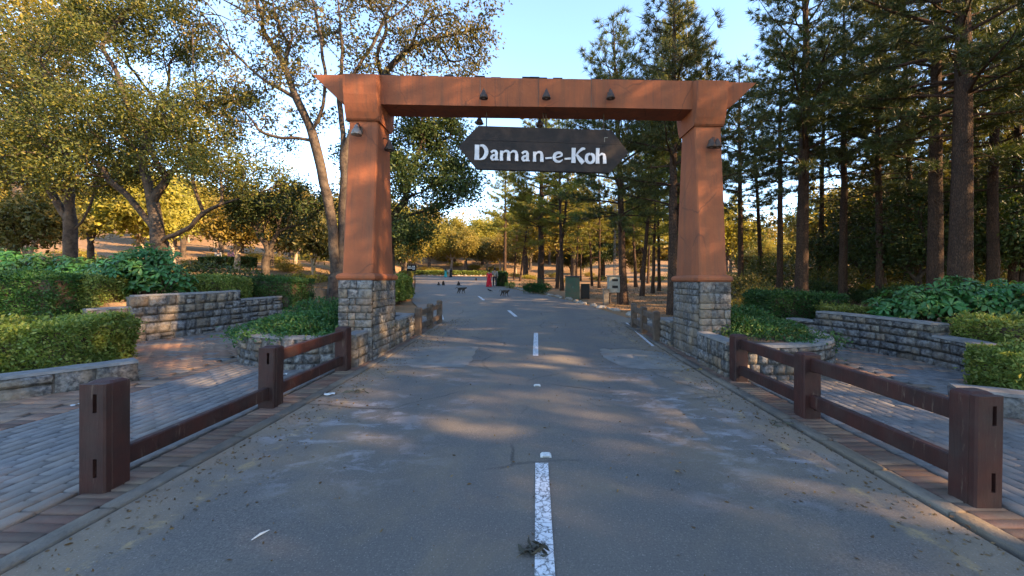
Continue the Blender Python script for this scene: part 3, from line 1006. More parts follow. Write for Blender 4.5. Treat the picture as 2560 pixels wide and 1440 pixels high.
# ================================================================== HANGING SIGN
SIGN = thing('hanging_sign', 'dark brown board with pointed ends and white Daman-e-Koh lettering under the beam', 'sign', gate_pt(.17, YC, 4.30), R(1.5))
SIGN.rotation_euler = (0, R(1.0), R(1.5))
brd = [(-1.76, .02), (-1.42, .40), (-1.36, .46), (1.40, .46), (1.46, .40), (1.78, .0), (1.40, -.43), (-1.38, -.43)]
def clip_z(poly, z, keep_above):
    out = []
    for (a, b) in zip(poly, poly[1:] + poly[:1]):
        ia, ib = (a[1] >= z) == keep_above, (b[1] >= z) == keep_above
        if ia: out.append(a)
        if ia != ib:
            t = (z - a[1]) / (b[1] - a[1]); out.append((a[0] + (b[0] - a[0]) * t, z))
    return out
for (za, zb2, off) in ((-.5, -.142, .0), (-.138, .158, .004), (.162, .6, -.003)):     # three planks
    Geo().prism(clip_z(clip_z(brd, za, True), zb2, False), 'y', -.05 + off * .5, .05).obj('plank', M['sign'], SIGN)
Geo().box((0, .058, 0), (.12, .016, .8)).obj('batten', M['sign'], SIGN)
Geo().box((1.30, -.053, .30), (.07, .005, .012)).obj('corner_mark', M['cab_cream'], SIGN)
Geo().box((1.268, -.053, .25), (.012, .005, .09)).obj('corner_mark', M['cab_cream'], SIGN)
for xx in (-1.2, -.02, .04, 1.25):
    h = Geo(); h.tube([(xx, 0, .44), (xx, 0, .86)], .014, 5); h.obj('hanger_rod', M['iron'], SIGN)

U = .001744
class Letter:
    def __init__(s): s.g = Geo(); s.k = 0
    def stroke(s, pts, wd):
        P = catmull(pts, 5) if len(pts) > 2 else np.array(pts, float)
        W = np.interp(np.linspace(0, 1, len(P)), np.linspace(0, 1, len(wd)), wd)
        T = np.gradient(P, axis=0); T /= np.linalg.norm(T, axis=1)[:, None]
        Nn = np.stack([-T[:, 1], T[:, 0]], 1)
        A = P + Nn * W[:, None] / 2; B = P - Nn * W[:, None] / 2
        y0 = -.052; y1 = -.082 - .0012 * s.k; s.k += 1
        n = len(P); v = []; f = []
        for q in range(n):
            for pt, y in ((A[q], y0), (B[q], y0), (B[q], y1), (A[q], y1)):
                v.append(((pt[0] - 1145) * U, y, pt[1] * U - .255))
        for q in range(n - 1):
            for c in range(4):
                c2 = (c + 1) % 4
                f.append((q * 4 + c, q * 4 + c2, q * 4 + 4 + c2, q * 4 + 4 + c))
        f.append((0, 1, 2, 3)); m_ = (n - 1) * 4; f.append((m_ + 3, m_ + 2, m_ + 1, m_))
        s.g.add(v, f)
        return s
    def done(s): s.g.obj('letter', M['letter'], SIGN)
def lower_a(x):
    Letter().stroke([(x + 8, 92), (x + 32, 113), (x + 62, 112), (x + 72, 88)], [30, 24, 26, 32]).stroke([(x + 72, 100), (x + 71, 40), (x + 74, 2)], [34, 34, 38]).stroke([(x + 78, 18), (x + 100, 6)], [20, 8]).stroke([(x + 66, 64), (x + 34, 60), (x + 14, 34), (x + 30, 10), (x + 62, 20)], [18, 26, 32, 26, 12]).done()
def stem(L, x, h, foot=44, wd=34):
    L.stroke([(x, h), (x - 1, h * .5), (x, 0)], [wd + 4, wd, wd + 8]); return L
L = Letter(); stem(L, 358, 180, wd=50)
L.stroke([(392, 172), (430, 168), (462, 130), (468, 84), (440, 28), (396, 6)], [18, 34, 46, 46, 36, 14]).stroke([(350, 6), (404, 6)], [14, 10]).done()
lower_a(516)
L = Letter(); stem(L, 648, 118)
L.stroke([(660, 92), (694, 116), (726, 108), (734, 80)], [14, 24, 30, 34]).stroke([(734, 86), (734, 2)], [36, 42]).stroke([(748, 92), (782, 116), (816, 108), (826, 80)], [14, 24, 30, 34]).stroke([(826, 86), (828, 2)], [36, 42]).done()
lower_a(884)
L = Letter(); stem(L, 1040, 118)
L.stroke([(1052, 92), (1084, 116), (1116, 108), (1126, 80)], [14, 24, 30, 34]).stroke([(1126, 86), (1128, 2)], [36, 42]).done()
Letter().stroke([(1168, 44), (1246, 52)], [20, 22]).done()
L = Letter(); L.stroke([(1286, 58), (1330, 66), (1362, 84), (1356, 108), (1322, 116), (1286, 98), (1272, 62), (1284, 26), (1318, 8), (1352, 16), (1374, 34)], [10, 14, 22, 26, 28, 36, 38, 34, 26, 18, 8]).done()
Letter().stroke([(1398, 44), (1472, 52)], [20, 22]).done()
L = Letter(); stem(L, 1504, 178, wd=44)
L.stroke([(1528, 84), (1560, 128), (1606, 168), (1640, 172)], [14, 22, 34, 16]).stroke([(1536, 102), (1576, 50), (1622, 2)], [22, 46, 52]).done()
Letter().stroke([(1700, 116), (1662, 92), (1662, 30), (1702, 6), (1742, 30), (1742, 92), (1704, 116)], [24, 36, 38, 26, 36, 38, 24]).done()
L = Letter(); stem(L, 1792, 184, wd=38)
L.stroke([(1806, 92), (1836, 116), (1866, 108), (1874, 80)], [14, 24, 30, 34]).stroke([(1874, 86), (1878, 2)], [36, 42]).done()

# ================================================================== WOODEN FENCES
def mat_rails(root, x, y0, y1, z, m, hh=.15, th=.07):
    za, zb_ = z + float(zr(y0)), z + float(zr(y1))
    g = Geo()
    v = []
    b = .01
    for y, zc in ((y0, za), (y1, zb_)):
        v += [(x - th / 2, y, zc - hh / 2 + b), (x - th / 2 + b, y, zc - hh / 2), (x + th / 2 - b, y, zc - hh / 2), (x + th / 2, y, zc - hh / 2 + b),
              (x + th / 2, y, zc + hh / 2 - b), (x + th / 2 - b, y, zc + hh / 2), (x - th / 2 + b, y, zc + hh / 2), (x - th / 2, y, zc + hh / 2 - b)]
    f = [tuple(range(8)), tuple(range(15, 7, -1))] + [(i, i + 8, (i + 1) % 8 + 8, (i + 1) % 8) for i in range(8)]
    g.add(v, f)
    g.obj('rail', m, root)
def post(root, x, y, h, m, s=.2, slots=True, rz=0.0, lean=(0, 0)):
    z = float(zr(y))
    g = Geo()
    b = .014
    nz = [(-.1, 0), (h * .5, 0.0), (h - .03, 0.0), (h - .012, .004), (h + .006, .03)]
    v = []
    for zz, ins in nz:
        e = s / 2 - ins
        ox, oy = 0.0, 0.0
        jx = rng.normal(0, .002)
        v += [(-e + b + ox, -e + oy, zz), (e - b + ox, -e + oy + jx, zz), (e + ox, -e + b + oy, zz), (e + ox + jx, e - b + oy, zz), (e - b + ox, e + oy, zz), (-e + b + ox, e + oy, zz), (-e + ox, e - b + oy, zz), (-e + ox, -e + b + oy, zz)]
    f = [tuple(range(32, 40))]
    for k in range(len(nz) - 1):
        for i in range(8):
            j = (i + 1) % 8
            f.append((k * 8 + i, k * 8 + j, k * 8 + 8 + j, k * 8 + 8 + i))
    if slots:                       # front face carries two open mortises: body set back behind a pierced front board
        v = [(a_, b_ + (.045 if b_ < 0 else 0), c_) for a_, b_, c_ in v]
    g.add(v, f)
    if slots:
        e = s / 2; y0, y1 = -e - .0, -e + .046
        sl = [(h * .22 - .07, h * .22 + .07), (h * .82 - .075, h * .82 + .065)]
        xa, xb = .012, .042
        g.prism([(-e, y0 + .012), (-e + .012, y0), (xa, y0), (xa, y1), (-e, y1)], 'z', -.1, h - .01)
        g.prism([(xb, y0), (e - .012, y0), (e, y0 + .012), (e, y1), (xb, y1)], 'z', -.1, h - .01)
        zz = -.1
        for (a_, b_) in sl + [(h - .01, h)]:
            g.box(((xa + xb) / 2, (y0 + y1) / 2, (zz + a_) / 2), (xb - xa, y1 - y0, a_ - zz)); zz = b_
    o = g.obj('post', m, root, loc=(x, y, z), rot=(lean[1], -lean[0], rz))
    if slots:
        for (a_, b_) in sl:
            Geo().box((.027, -s / 2 + .05, (a_ + b_) / 2), (.028, .02, b_ - a_ - .004)).obj('mortise_shade', M['black'], o)  # black plate at the back of the slot paints in its darkness
    return o
def fence(label, side, x, ys, h, rails, m, s=.2, slots=(True, False, False)):
    """rails: for each bay a list of rail heights"""
    root = thing('wooden_fence', label, 'fence')
    for k, y in enumerate(ys):
        post(root, side * x, y, h[k] if isinstance(h, (list, tuple)) else h, m, s, slots[k], rng.normal(0, .02), (rng.normal(0, .006), rng.normal(0, .006)))
    for k, hs in enumerate(rails):
        for z in hs:
            mat_rails(root, side * (x + rng.normal(0, .004)), ys[k] + s / 2 - .02, ys[k + 1] - s / 2 + .02, z, m)
    return root
fence('brown wooden fence on the left with a missing top rail beside the nearest post', -1, 3.27, [3.06, 4.98, 6.86], [.81, .74, .73], [[.18], [.60, .17]], M['wood'], .2, (True, True, False))
fence('brown wooden fence on the right with both rails in place', 1, 3.23, [2.93, 4.72, 6.30], [.80, .74, .72], [[.62, .20], [.59, .18]], M['wood'], .2, (True, True, False))
fence('weathered short fence beyond the left gate pier', -1, 3.05, [10.55, 11.75, 12.95], .72, [[.56, .20], [.56, .20]], M['wood_far'], .16, (False,) * 3)
fence('weathered short fence beyond the right gate pier', 1, 3.05, [9.95, 11.1, 12.2], .72, [[.56, .20], [.56, .20]], M['wood_far'], .16, (False,) * 3)
# ================================================================== VEGETATION KIT
def unit(v): return v / (np.linalg.norm(v, axis=-1, keepdims=True) + 1e-9)

def leaf_cards(C, D, length, width, r_, fold=.25, jitter=.35):
    """C centres (N,3), D directions (N,3): folded rhombic leaves, 2 triangles each"""
    n = len(C)
    D = unit(D)
    ref = unit(r_.normal(size=(n, 3)))
    S = unit(np.cross(D, ref)); Nn = np.cross(S, D)
    L = (length * (1 + r_.uniform(-jitter, jitter, n)))[:, None]; W = (width * (1 + r_.uniform(-jitter, jitter, n)))[:, None]
    b = C - D * L * .5; tip = C + D * L * .5
    mid = C - D * L * .05
    l = mid + S * W * .5 + Nn * W * fold; rr = mid - S * W * .5 + Nn * W * fold
    V = np.stack([b, l, tip, rr], 1).reshape(-1, 3)
    k = np.arange(n) * 4
    F = np.concatenate([np.stack([k, k + 1, k + 2], 1), np.stack([k, k + 2, k + 3], 1)])
    return V, F

def needle_tufts(C, D, r_, n=20, length=.26, width=.016, spread=.62, droop=.12):
    m = len(C)
    Dn = np.repeat(unit(D), n, 0); Cn = np.repeat(C, n, 0)
    d = unit(Dn * .75 + r_.normal(size=(m * n, 3)) * spread + np.array([0, 0, -droop]))
    s = unit(np.cross(d, r_.normal(size=(m * n, 3))))
    L = (length * r_.uniform(.65, 1.2, m * n))[:, None]
    st = Cn + r_.normal(size=(m * n, 3)) * .03
    V = np.stack([st - s * width * .5, st + s * width * .5, st + d * L], 1).reshape(-1, 3)
    return V, np.arange(m * n * 3).reshape(-1, 3)

def skeleton(trunks, attract, bf, r_, rbase, rtip=.010, smooth=3):
    """trunks: list of polylines (first starts at the root; the others start on an earlier one). Grows twigs to the attraction points."""
    nodes = []; par = []; path = []
    for pl in trunks:
        P = catmull(pl, 6) if len(pl) > 2 else np.array(pl, float)
        d = arc(P); n = max(2, int(d[-1] / .45))
        Q = np.stack([np.interp(np.linspace(0, d[-1], n + 1), d, P[:, k]) for k in range(3)], 1)
        if not nodes:
            prev = -1; st = 0
        else:
            dd = np.linalg.norm(np.array(nodes) - Q[0], axis=1); prev = int(dd.argmin()); st = 1
        for q in Q[st:]:
            nodes.append(q); par.append(prev)
            path.append(0.0 if prev < 0 else path[prev] + float(np.linalg.norm(q - nodes[prev])))
            prev = len(nodes) - 1
    nt_ = len(nodes)
    A = np.asarray(attract, float)
    nodes = np.array(nodes); path = np.array(path)
    skip = max(1, int(nt_ * .0))
    alln = np.concatenate([nodes, A]); par = par + [-2] * len(A)
    pth = np.concatenate([path, np.zeros(len(A))])
    # cost of joining each point to the grown part; the lowest trunk metre carries no twigs
    okn = [i for i in range(nt_) if nodes[i][2] - nodes[0][2] > .25 * (A[:, 2].mean() - nodes[0][2])] or list(range(nt_))
    dist = np.linalg.norm(A[:, None] - nodes[None, okn], axis=2) + bf * path[None, okn]
    best = np.array(okn)[dist.argmin(1)]; cost = dist.min(1)
    todo = np.ones(len(A), bool)
    for _ in range(len(A)):
        c = np.where(todo, cost, 1e9); i = int(c.argmin())
        todo[i] = False
        b = best[i]; par[nt_ + i] = int(b)
        pth[nt_ + i] = pth[b] + np.linalg.norm(A[i] - alln[b])
        nd = np.linalg.norm(A - A[i], axis=1) + bf * pth[nt_ + i]
        u = nd < cost
        best[u] = nt_ + i; cost[u] = nd[u]
    n = len(alln); par = np.array(par)
    kids = [[] for _ in range(n)]
    for i in range(n):
        if par[i] >= 0: kids[par[i]].append(i)
    for _ in range(smooth):
        new = alln.copy()
        for i in range(nt_, n):
            if kids[i]:
                m_ = alln[kids[i]].mean(0)
                new[i] = .5 * alln[i] + .25 * m_ + .25 * alln[par[i]]
        alln = new
    order = np.argsort(-pth)
    cnt = np.zeros(n)
    for i in order:
        if not kids[i]: cnt[i] = 1
        if par[i] >= 0: cnt[par[i]] += cnt[i]
    p = math.log(rbase / rtip) / math.log(max(cnt[0], 2))
    rad = rtip * cnt ** p
    # flare at the foot
    z = alln[:nt_, 2] - alln[0, 2]
    rad[:nt_] *= 1 + .45 * np.exp(-z / .35)
    chains = []
    stack = [(0, None)]
    while stack:
        i, st = stack.pop()
        pts = [] if st is None else [st]
        rr = [] if st is None else [min(rad[i] * 1.15, rad[par[i]])]
        while True:
            pts.append(alln[i]); rr.append(rad[i])
            if not kids[i]: break
            ks = sorted(kids[i], key=lambda q: -cnt[q])
            for q in ks[1:]: stack.append((q, alln[i]))
            i = ks[0]
        if len(pts) >= 2: chains.append((np.array(pts), np.array(rr)))
    return alln, cnt, kids, par, chains, nt_

def wood_mesh(name, chains, r_, m, rmin=0.0, wob=.02):
    V = []; F = []; n = 0
    for P, rr in chains:
        if rr[0] < rmin: continue
        k = 9 if rr[0] > .12 else (6 if rr[0] > .04 else (4 if rr[0] > .018 else 3))
        if len(P) > 2:
            P = P.copy(); P[1:-1] += r_.normal(0, wob, P[1:-1].shape) * min(1, rr[0] * 12 + .3)
            d = arc(P); q = np.linspace(0, d[-1], len(P) * 2 - 1)
            P2 = catmull(P, 2); R2 = np.interp(np.linspace(0, 1, len(P2)), np.linspace(0, 1, len(P)), rr)
        else: P2, R2 = P, rr
        v, f = tube_np(P2, R2, k)
        V.append(v); F.append(f + n); n += len(v)
    me = np_mesh(name, np.concatenate(V), np.concatenate(F), True); me.materials.append(m)
    return me

def clump_points(ells, n_clump, per, sig, r_, shell=.55):
    """ells: (centre, radii, weight). Points gathered in clumps inside the union of ellipsoids"""
    w_ = np.array([e[2] for e in ells], float); w_ /= w_.sum()
    out = []
    for k in r_.choice(len(ells), n_clump, p=w_):
        c, rad, _ = ells[k]
        d = unit(r_.normal(size=3)); q = r_.uniform(shell ** 3, 1) ** (1 / 3)
        ctr = np.array(c) + d * q * np.array(rad)
        out.append(ctr + r_.normal(0, sig, (per, 3)) * np.array([1, 1, .7]))
    return np.concatenate(out)

def broadleaf(name, label, cat, loc, trunks, ells, n_clump, per, sig, rbase, leaf, leaf_n, leaf_l, leaf_w, seed, bark='bark', bf=.30, leaf_sig=.22, group=None, tipmax=2, rmin=0.0, shell=.55, droop=.25, rtip=.010):
    r_ = np.random.default_rng(seed)
    A = clump_points(ells, n_clump, per, sig, r_, shell)
    nodes, cnt, kids, par, chains, nt_ = skeleton(trunks, A, bf, r_, rbase, rtip)
    root = thing(name, label, cat, loc, 0, group)
    link('trunk', wood_mesh('trunk', chains, r_, M[bark], rmin), None, root)
    tips = np.array([i for i in range(nt_, len(nodes)) if cnt[i] <= tipmax])
    C = np.repeat(nodes[tips], leaf_n, 0)
    pd = np.repeat(nodes[tips] - nodes[par[tips]], leaf_n, 0)
    C = C + r_.normal(0, leaf_sig, C.shape)
    D = unit(pd) * .5 + r_.normal(size=C.shape) * .7 + np.array([0, 0, -droop])
    V, F = leaf_cards(C, D, leaf_l, leaf_w, r_)
    me = np_mesh('crown', V, F); me.materials.append(LEAF[leaf])
    link('crown', me, None, root)
    return root

def pine(name, label, loc, h, z0f, rmax, rbase, seed, leaf='pine', group=None, needles=16, lean=(0, 0), dens=1.0, length=.30, width=.017, whorl=.62, topround=.7):
    r_ = np.random.default_rng(seed)
    n = 16
    t = np.linspace(0, 1, n)
    wob = np.cumsum(r_.normal(0, .05, (n, 2)), 0) * .5
    P = np.stack([lean[0] * t * h + wob[:, 0] * t, lean[1] * t * h + wob[:, 1] * t, t * h], 1)
    rr = rbase * (1 - t) ** .75 + .02
    rr[0] *= 1.3; rr[1] *= 1.04
    chains = [(P, rr)]
    TC = []; TD = []
    def ctr(z): return np.array([np.interp(z / h, t, P[:, k]) for k in range(3)])
    z = z0f * h
    while z < h * .985:
        q = (z - z0f * h) / (h * (1 - z0f))
        prof = (1 - q) ** topround * (.5 + .5 * min(1, q / .22)) + .05
        nb = r_.integers(3, 6) if q > .06 else r_.integers(1, 3)
        a0 = r_.uniform(0, 2 * PI)
        for k in range(nb):
            a = a0 + 2 * PI * k / nb + r_.normal(0, .35)
            Lb = rmax * prof * r_.uniform(.55, 1.12)
            if Lb < .25: Lb = .25
            rise = r_.uniform(.05, .35) + .55 * q
            hd = np.array([math.cos(a), math.sin(a), 0]); sd = np.array([-hd[1], hd[0], 0])
            m_ = 7
            s = np.linspace(0, 1, m_)
            B = ctr(z) + hd * (s * Lb)[:, None] + sd * (np.cumsum(r_.normal(0, .03, m_)) * Lb * .5)[:, None] + np.array([0, 0, 1]) * ((rise * s - .28 * s ** 2 * (1 - q) + .18 * s ** 4) * Lb)[:, None]
            rb = np.linspace(max(.012, .016 * Lb + .008), .006, m_)
            chains.append((B, rb))
            step = .21 / dens
            ns = max(2, int(Lb * .72 / step))
            for j in range(ns):
                u = .28 + .72 * (j + r_.uniform(0, .8)) / ns
                if u > 1: u = 1
                p0 = np.array([np.interp(u, s, B[:, c]) for c in range(3)])
                sg = 1 if j % 2 else -1
                sl = (.18 + .34 * Lb * (1.05 - u)) * r_.uniform(.6, 1.2)
                dr = unit(hd * .75 + sd * sg * r_.uniform(.4, 1.0) + np.array([0, 0, r_.uniform(.0, .55)]))
                p1 = p0 + dr * sl
                if sl > .25 and r_.random() < .55: chains.append((np.array([p0, p1]), np.array([.008, .004])))
                nt2 = max(1, int(sl / .2))
                for e in range(nt2):
                    f_ = (e + 1) / nt2
                    TC.append(p0 + dr * sl * f_ + r_.normal(0, .03, 3)); TD.append(unit(dr + np.array([0, 0, .5 * q + .15])))
            TC.append(B[-1]); TD.append(unit(B[-1] - B[-3] + np.array([0, 0, .25])))
        z += whorl * r_.uniform(.7, 1.25) * (1.15 - .45 * q)
    TC.append(P[-1]); TD.append(np.array([0, 0, 1.0]))
    # dead snags below the crown
    for k in range(int(5 + h * .25)):
        zz = r_.uniform(.18, z0f + .05) * h
        a = r_.uniform(0, 2 * PI); L = r_.uniform(.3, 1.5)
        d = np.array([math.cos(a), math.sin(a), r_.uniform(-.25, .3)])
        c = ctr(zz)
        chains.append((np.array([c, c + d * L * .5 + r_.normal(0, .05, 3), c + d * L + np.array([0, 0, -.1 * L])]), np.array([.022, .014, .006])))
    root = thing(name, label, 'pine tree', loc, 0, group)
    link('trunk', wood_mesh('trunk', chains, r_, M['bark_pine'], wob=.012), None, root)
    V, F = needle_tufts(np.array(TC), np.array(TD), r_, needles, length, width)
    me = np_mesh('crown', V, F); me.materials.append(LEAF[leaf])
    link('crown', me, None, root)
    return root

def px(u, Y, v=None):
    """a place seen at column u (and row v) of the 2560 px photo, Y metres ahead"""
    X = (u - 1335) / 1000 * Y
    return X if v is None else (X, EYE + (700 - v) / 1000 * Y)
def E(u, v, Y, ru, rv, ry=None, w=1.0, base=(0, 0, 0)):
    """ellipsoid given by its outline in the photo at distance Y, relative to a tree's base"""
    X, Z = px(u, Y, v)
    rx, rz_ = ru / 1000 * Y, rv / 1000 * Y
    return ((X - base[0], Y - base[1], Z - base[2]), (rx, ry if ry else rx, rz_), w)
def Q(u, v, Y, base):
    X, Z = px(u, Y, v)
    return (X - base[0], Y - base[1], Z - base[2])

# ================================================================== BROADLEAF TREES, LEFT
def base_at(u, Y, dz=-.1):
    X = px(u, Y)
    return (X, Y, gz(X, Y) + dz)
# the broad, dense crown left of the gate
b = base_at(400, 17.0)
broadleaf('broad_crowned_tree', 'broad leafy tree with a dense rounded crown and a forked trunk behind the big-leaved shrub', 'tree', b,
          [[(0, 0, 0), (.0, .05, 1.2), Q(388, 560, 17, b), Q(372, 480, 17.2, b), Q(350, 390, 17.3, b)],
           [Q(392, 585, 17, b), Q(340, 520, 16.8, b), Q(270, 450, 16.6, b), Q(210, 380, 16.4, b)],
           [Q(395, 610, 17, b), Q(470, 575, 16.6, b), Q(510, 535, 16.4, b), Q(590, 500, 16.2, b), Q(660, 485, 16.2, b)],
           [Q(380, 500, 17.1, b), Q(440, 420, 17, b), Q(500, 330, 17, b)]],
          [E(360, 190, 17.3, 250, 180, 3.2, 2.2, b), E(240, 340, 16.8, 220, 130, 2.8, 1.3, b), E(520, 330, 16.8, 150, 130, 2.6, 1.1, b), E(590, 450, 16.3, 110, 50, 1.8, .45, b), E(360, 60, 17.6, 170, 90, 2.4, .8, b), E(150, 430, 16.6, 150, 60, 2.0, .5, b)],
          215, 6, .36, .28, 'broad', 74, .125, .062, 101, leaf_sig=.24, shell=.35)
# second trunk further left
b = base_at(172, 20.0)
broadleaf('leafy_tree', 'leafy tree with two upright trunks near the left edge', 'tree', b,
          [[(0, 0, 0), (.1, 0, 1.4), Q(175, 560, 20, b), Q(170, 470, 20, b), Q(150, 330, 20, b)], [Q(172, 600, 20, b), Q(215, 540, 20, b), Q(240, 470, 20, b), Q(262, 380, 20, b)],
           [Q(172, 560, 20, b), Q(120, 480, 20, b), Q(60, 420, 20, b)]],
          [E(70, 300, 20, 170, 150, 3.2, 1.6, b), E(180, 400, 20, 140, 70, 2.5, .8, b), E(20, 430, 19.6, 110, 60, 2.4, .5, b), E(120, 170, 20.5, 150, 110, 2.8, 1, b)],
          120, 6, .5, .27, 'broad', 64, .145, .072, 102, leaf_sig=.28, shell=.35)
# tall golden crown at the upper left corner
b = base_at(30, 28.0)
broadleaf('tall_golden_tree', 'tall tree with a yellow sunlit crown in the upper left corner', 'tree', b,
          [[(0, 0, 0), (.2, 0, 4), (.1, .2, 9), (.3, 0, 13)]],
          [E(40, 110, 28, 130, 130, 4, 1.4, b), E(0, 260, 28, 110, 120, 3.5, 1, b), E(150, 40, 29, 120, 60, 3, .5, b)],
          110, 5, .6, .30, 'gold_lit', 36, .30, .15, 103, leaf_sig=.4, shell=.3)
# tall airy tree beside the left pier
b = base_at(838, 17.2)
broadleaf('tall_airy_tree', 'tall airy tree with long bare limbs rising behind the left gate pier', 'tree', b,
          [[(0, 0, 0), Q(838, 640, 17.2, b), Q(822, 520, 17.2, b), Q(795, 400, 17.2, b), Q(778, 335, 17.2, b), Q(735, 240, 17.0, b), Q(700, 150, 17, b), Q(640, 60, 17, b)],
           [Q(850, 700, 17.3, b), Q(858, 560, 17.5, b), Q(862, 400, 17.6, b), Q(846, 250, 17.7, b), Q(852, 130, 17.8, b), Q(835, -40, 18, b)],
           [Q(780, 340, 17.2, b), Q(810, 230, 16.6, b), Q(800, 110, 16.3, b), Q(770, -30, 16, b)],
           [Q(740, 250, 17, b), Q(640, 190, 16.8, b), Q(560, 110, 16.8, b), Q(500, 40, 16.8, b)],
           [Q(768, 350, 17.2, b), Q(690, 345, 17, b), Q(620, 320, 16.8, b)],
           [Q(862, 380, 17.6, b), Q(930, 240, 17.4, b), Q(1010, 130, 17.2, b), Q(1120, 90, 17, b), Q(1220, 70, 17, b)],
           [Q(846, 240, 17.7, b), Q(930, 110, 18, b), Q(980, 0, 18.2, b), Q(1040, -80, 18.4, b)],
           [Q(848, 735, 17.0, b), Q(822, 690, 16.9, b), Q(800, 705, 16.8, b), Q(786, 738, 16.7, b)]],
          [E(900, 60, 17.3, 240, 110, 3.2, 1.6, b), E(1120, 90, 17, 150, 85, 2.4, .9, b), E(620, 80, 17, 150, 100, 2.6, .9, b), E(600, 300, 16.8, 90, 50, 1.6, .22, b), E(820, -70, 17.5, 380, 80, 3.5, 1.0, b), E(700, 230, 16.8, 110, 90, 2, .45, b), E(1040, 200, 17.2, 130, 60, 2, .5, b)],
          175, 5, .34, .30, 'airy', 32, .165, .07, 104, leaf_sig=.20, shell=.25, droop=.55, bf=.22, rtip=.012)
# dark crown hanging right of the left pier
b = base_at(985, 20.5)
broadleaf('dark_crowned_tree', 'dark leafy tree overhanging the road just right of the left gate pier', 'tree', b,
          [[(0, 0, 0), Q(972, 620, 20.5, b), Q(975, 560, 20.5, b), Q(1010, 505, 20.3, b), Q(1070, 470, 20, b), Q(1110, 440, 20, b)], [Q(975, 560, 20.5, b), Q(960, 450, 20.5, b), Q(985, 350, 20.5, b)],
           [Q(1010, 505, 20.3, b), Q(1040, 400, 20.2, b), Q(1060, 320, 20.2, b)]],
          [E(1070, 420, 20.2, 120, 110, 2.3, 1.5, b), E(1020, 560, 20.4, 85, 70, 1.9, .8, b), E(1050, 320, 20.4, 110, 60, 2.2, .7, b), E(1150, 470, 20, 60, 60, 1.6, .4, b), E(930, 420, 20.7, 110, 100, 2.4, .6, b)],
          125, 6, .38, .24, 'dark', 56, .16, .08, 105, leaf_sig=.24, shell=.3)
# small dark tree on the slope
b = base_at(662, 21.0)
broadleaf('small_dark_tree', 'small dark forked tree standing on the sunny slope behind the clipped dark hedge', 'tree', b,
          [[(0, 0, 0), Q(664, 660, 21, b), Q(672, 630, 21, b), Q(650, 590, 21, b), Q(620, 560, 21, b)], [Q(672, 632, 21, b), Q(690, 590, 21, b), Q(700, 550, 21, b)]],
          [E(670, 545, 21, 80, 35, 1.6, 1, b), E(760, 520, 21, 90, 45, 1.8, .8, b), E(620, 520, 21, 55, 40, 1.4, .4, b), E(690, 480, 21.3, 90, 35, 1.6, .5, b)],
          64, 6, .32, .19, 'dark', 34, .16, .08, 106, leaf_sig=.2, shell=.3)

# far park trees: three kinds, copied
def generic(seed, leaf, bark, hh, w, flat, n, lab, nm, group, leaf_l=.30, bare=False):
    trunks = [[(0, 0, 0), (.1, 0, hh * .22), (-.1, .1, hh * .42)], [(.08, 0, hh * .22), (.5 * w * .4, 0, hh * .42), (w * .45, .1, hh * .58)], [(.05, 0, hh * .26), (-w * .25, .1, hh * .42), (-w * .5, 0, hh * .55)]]
    ells = [((0, 0, hh * .66), (w * .62, w * .6, hh * flat), 1.2), ((w * .45, .2, hh * .6), (w * .5, w * .5, hh * flat * .8), .7), ((-w * .45, -.2, hh * .58), (w * .5, w * .5, hh * flat * .8), .7), ((.1, 0, hh * .85), (w * .4, w * .4, hh * .14), .4)]
    return broadleaf(nm, lab, 'tree', (0, 0, -50), trunks, ells, n, 5, .40, .03 * hh, leaf, 26, leaf_l, leaf_l * .48, seed, bark, leaf_sig=.34, group=group, shell=.3, bf=.25)
GR = 'park trees on the sunlit slope'
kinds = [generic(201, 'gold_lit', 'bark_pale', 6.5, 3.2, .24, 85, 'golden spreading tree with pale crooked limbs on the sunlit slope', 'park_tree', GR),
         generic(202, 'gold_lit', 'bark', 8.5, 3.4, .28, 95, 'tall golden-green tree on the far slope', 'park_tree', GR),
         generic(203, 'airy', 'bark_pale', 5.2, 2.6, .26, 70, 'low olive-green tree on the far slope', 'park_tree', GR)]
spots = []
r_ = random.Random(5)
fixed = [(-30.5, 31, 0, 1.15), (-24.5, 33, 0, 1.0), (-33, 26, 2, 1.0), (-36.5, 33, 1, .9), (-21.5, 36, 2, 1.05), (-18.5, 41, 0, 1.0), (-27, 41, 1, .95), (-38, 42, 0, 1.2), (-15.5, 47, 1, .85), (-13.2, 33, 2, .9), (-16.5, 30, 2, .95),
         (-44, 50, 1, 1.2), (-33, 52, 1, 1.15), (-24, 54, 0, 1.3), (-52, 40, 1, 1.2), (-47, 31, 0, 1.1), (3.5, 56, 1, 1.5), (6.5, 66, 1, 1.8), (-1.5, 72, 1, 1.7), (12, 70, 1, 1.8), (18, 66, 1, 1.7), (25, 52, 1, 1.35), (36, 50, 1, 1.5), (46, 52, 1, 1.7), (-20, 62, 1, 1.2), (-29, 66, 1, 1.3), (-40, 66, 1, 1.4), (-54, 60, 1, 1.4),
         (-15.5, 91, 1, 1.25), (-19.5, 94, 0, 1.5), (-11, 93, 2, 1.5), (-24, 92, 1, 1.3), (-7.5, 90, 0, 1.2), (-4.0, 88, 2, 1.4), (-1, 95, 1, 1.3), (-29, 97, 0, 1.6), (-13, 101, 1, 1.5), (-21, 106, 1, 1.6), (-5, 106, 1, 1.5), (4, 103, 1, 1.4), (-10, 113, 1, 1.5), (-30, 112, 1, 1.6)]
for x, y, k, s in fixed: spots.append((x, y, k, s))
for q in range(46):
    y = r_.uniform(55, 125); x = r_.uniform(-1.1 * y, -.35 * y)
    spots.append((x, y, r_.choice((0, 1, 1, 2)), r_.uniform(.9, 1.6)))
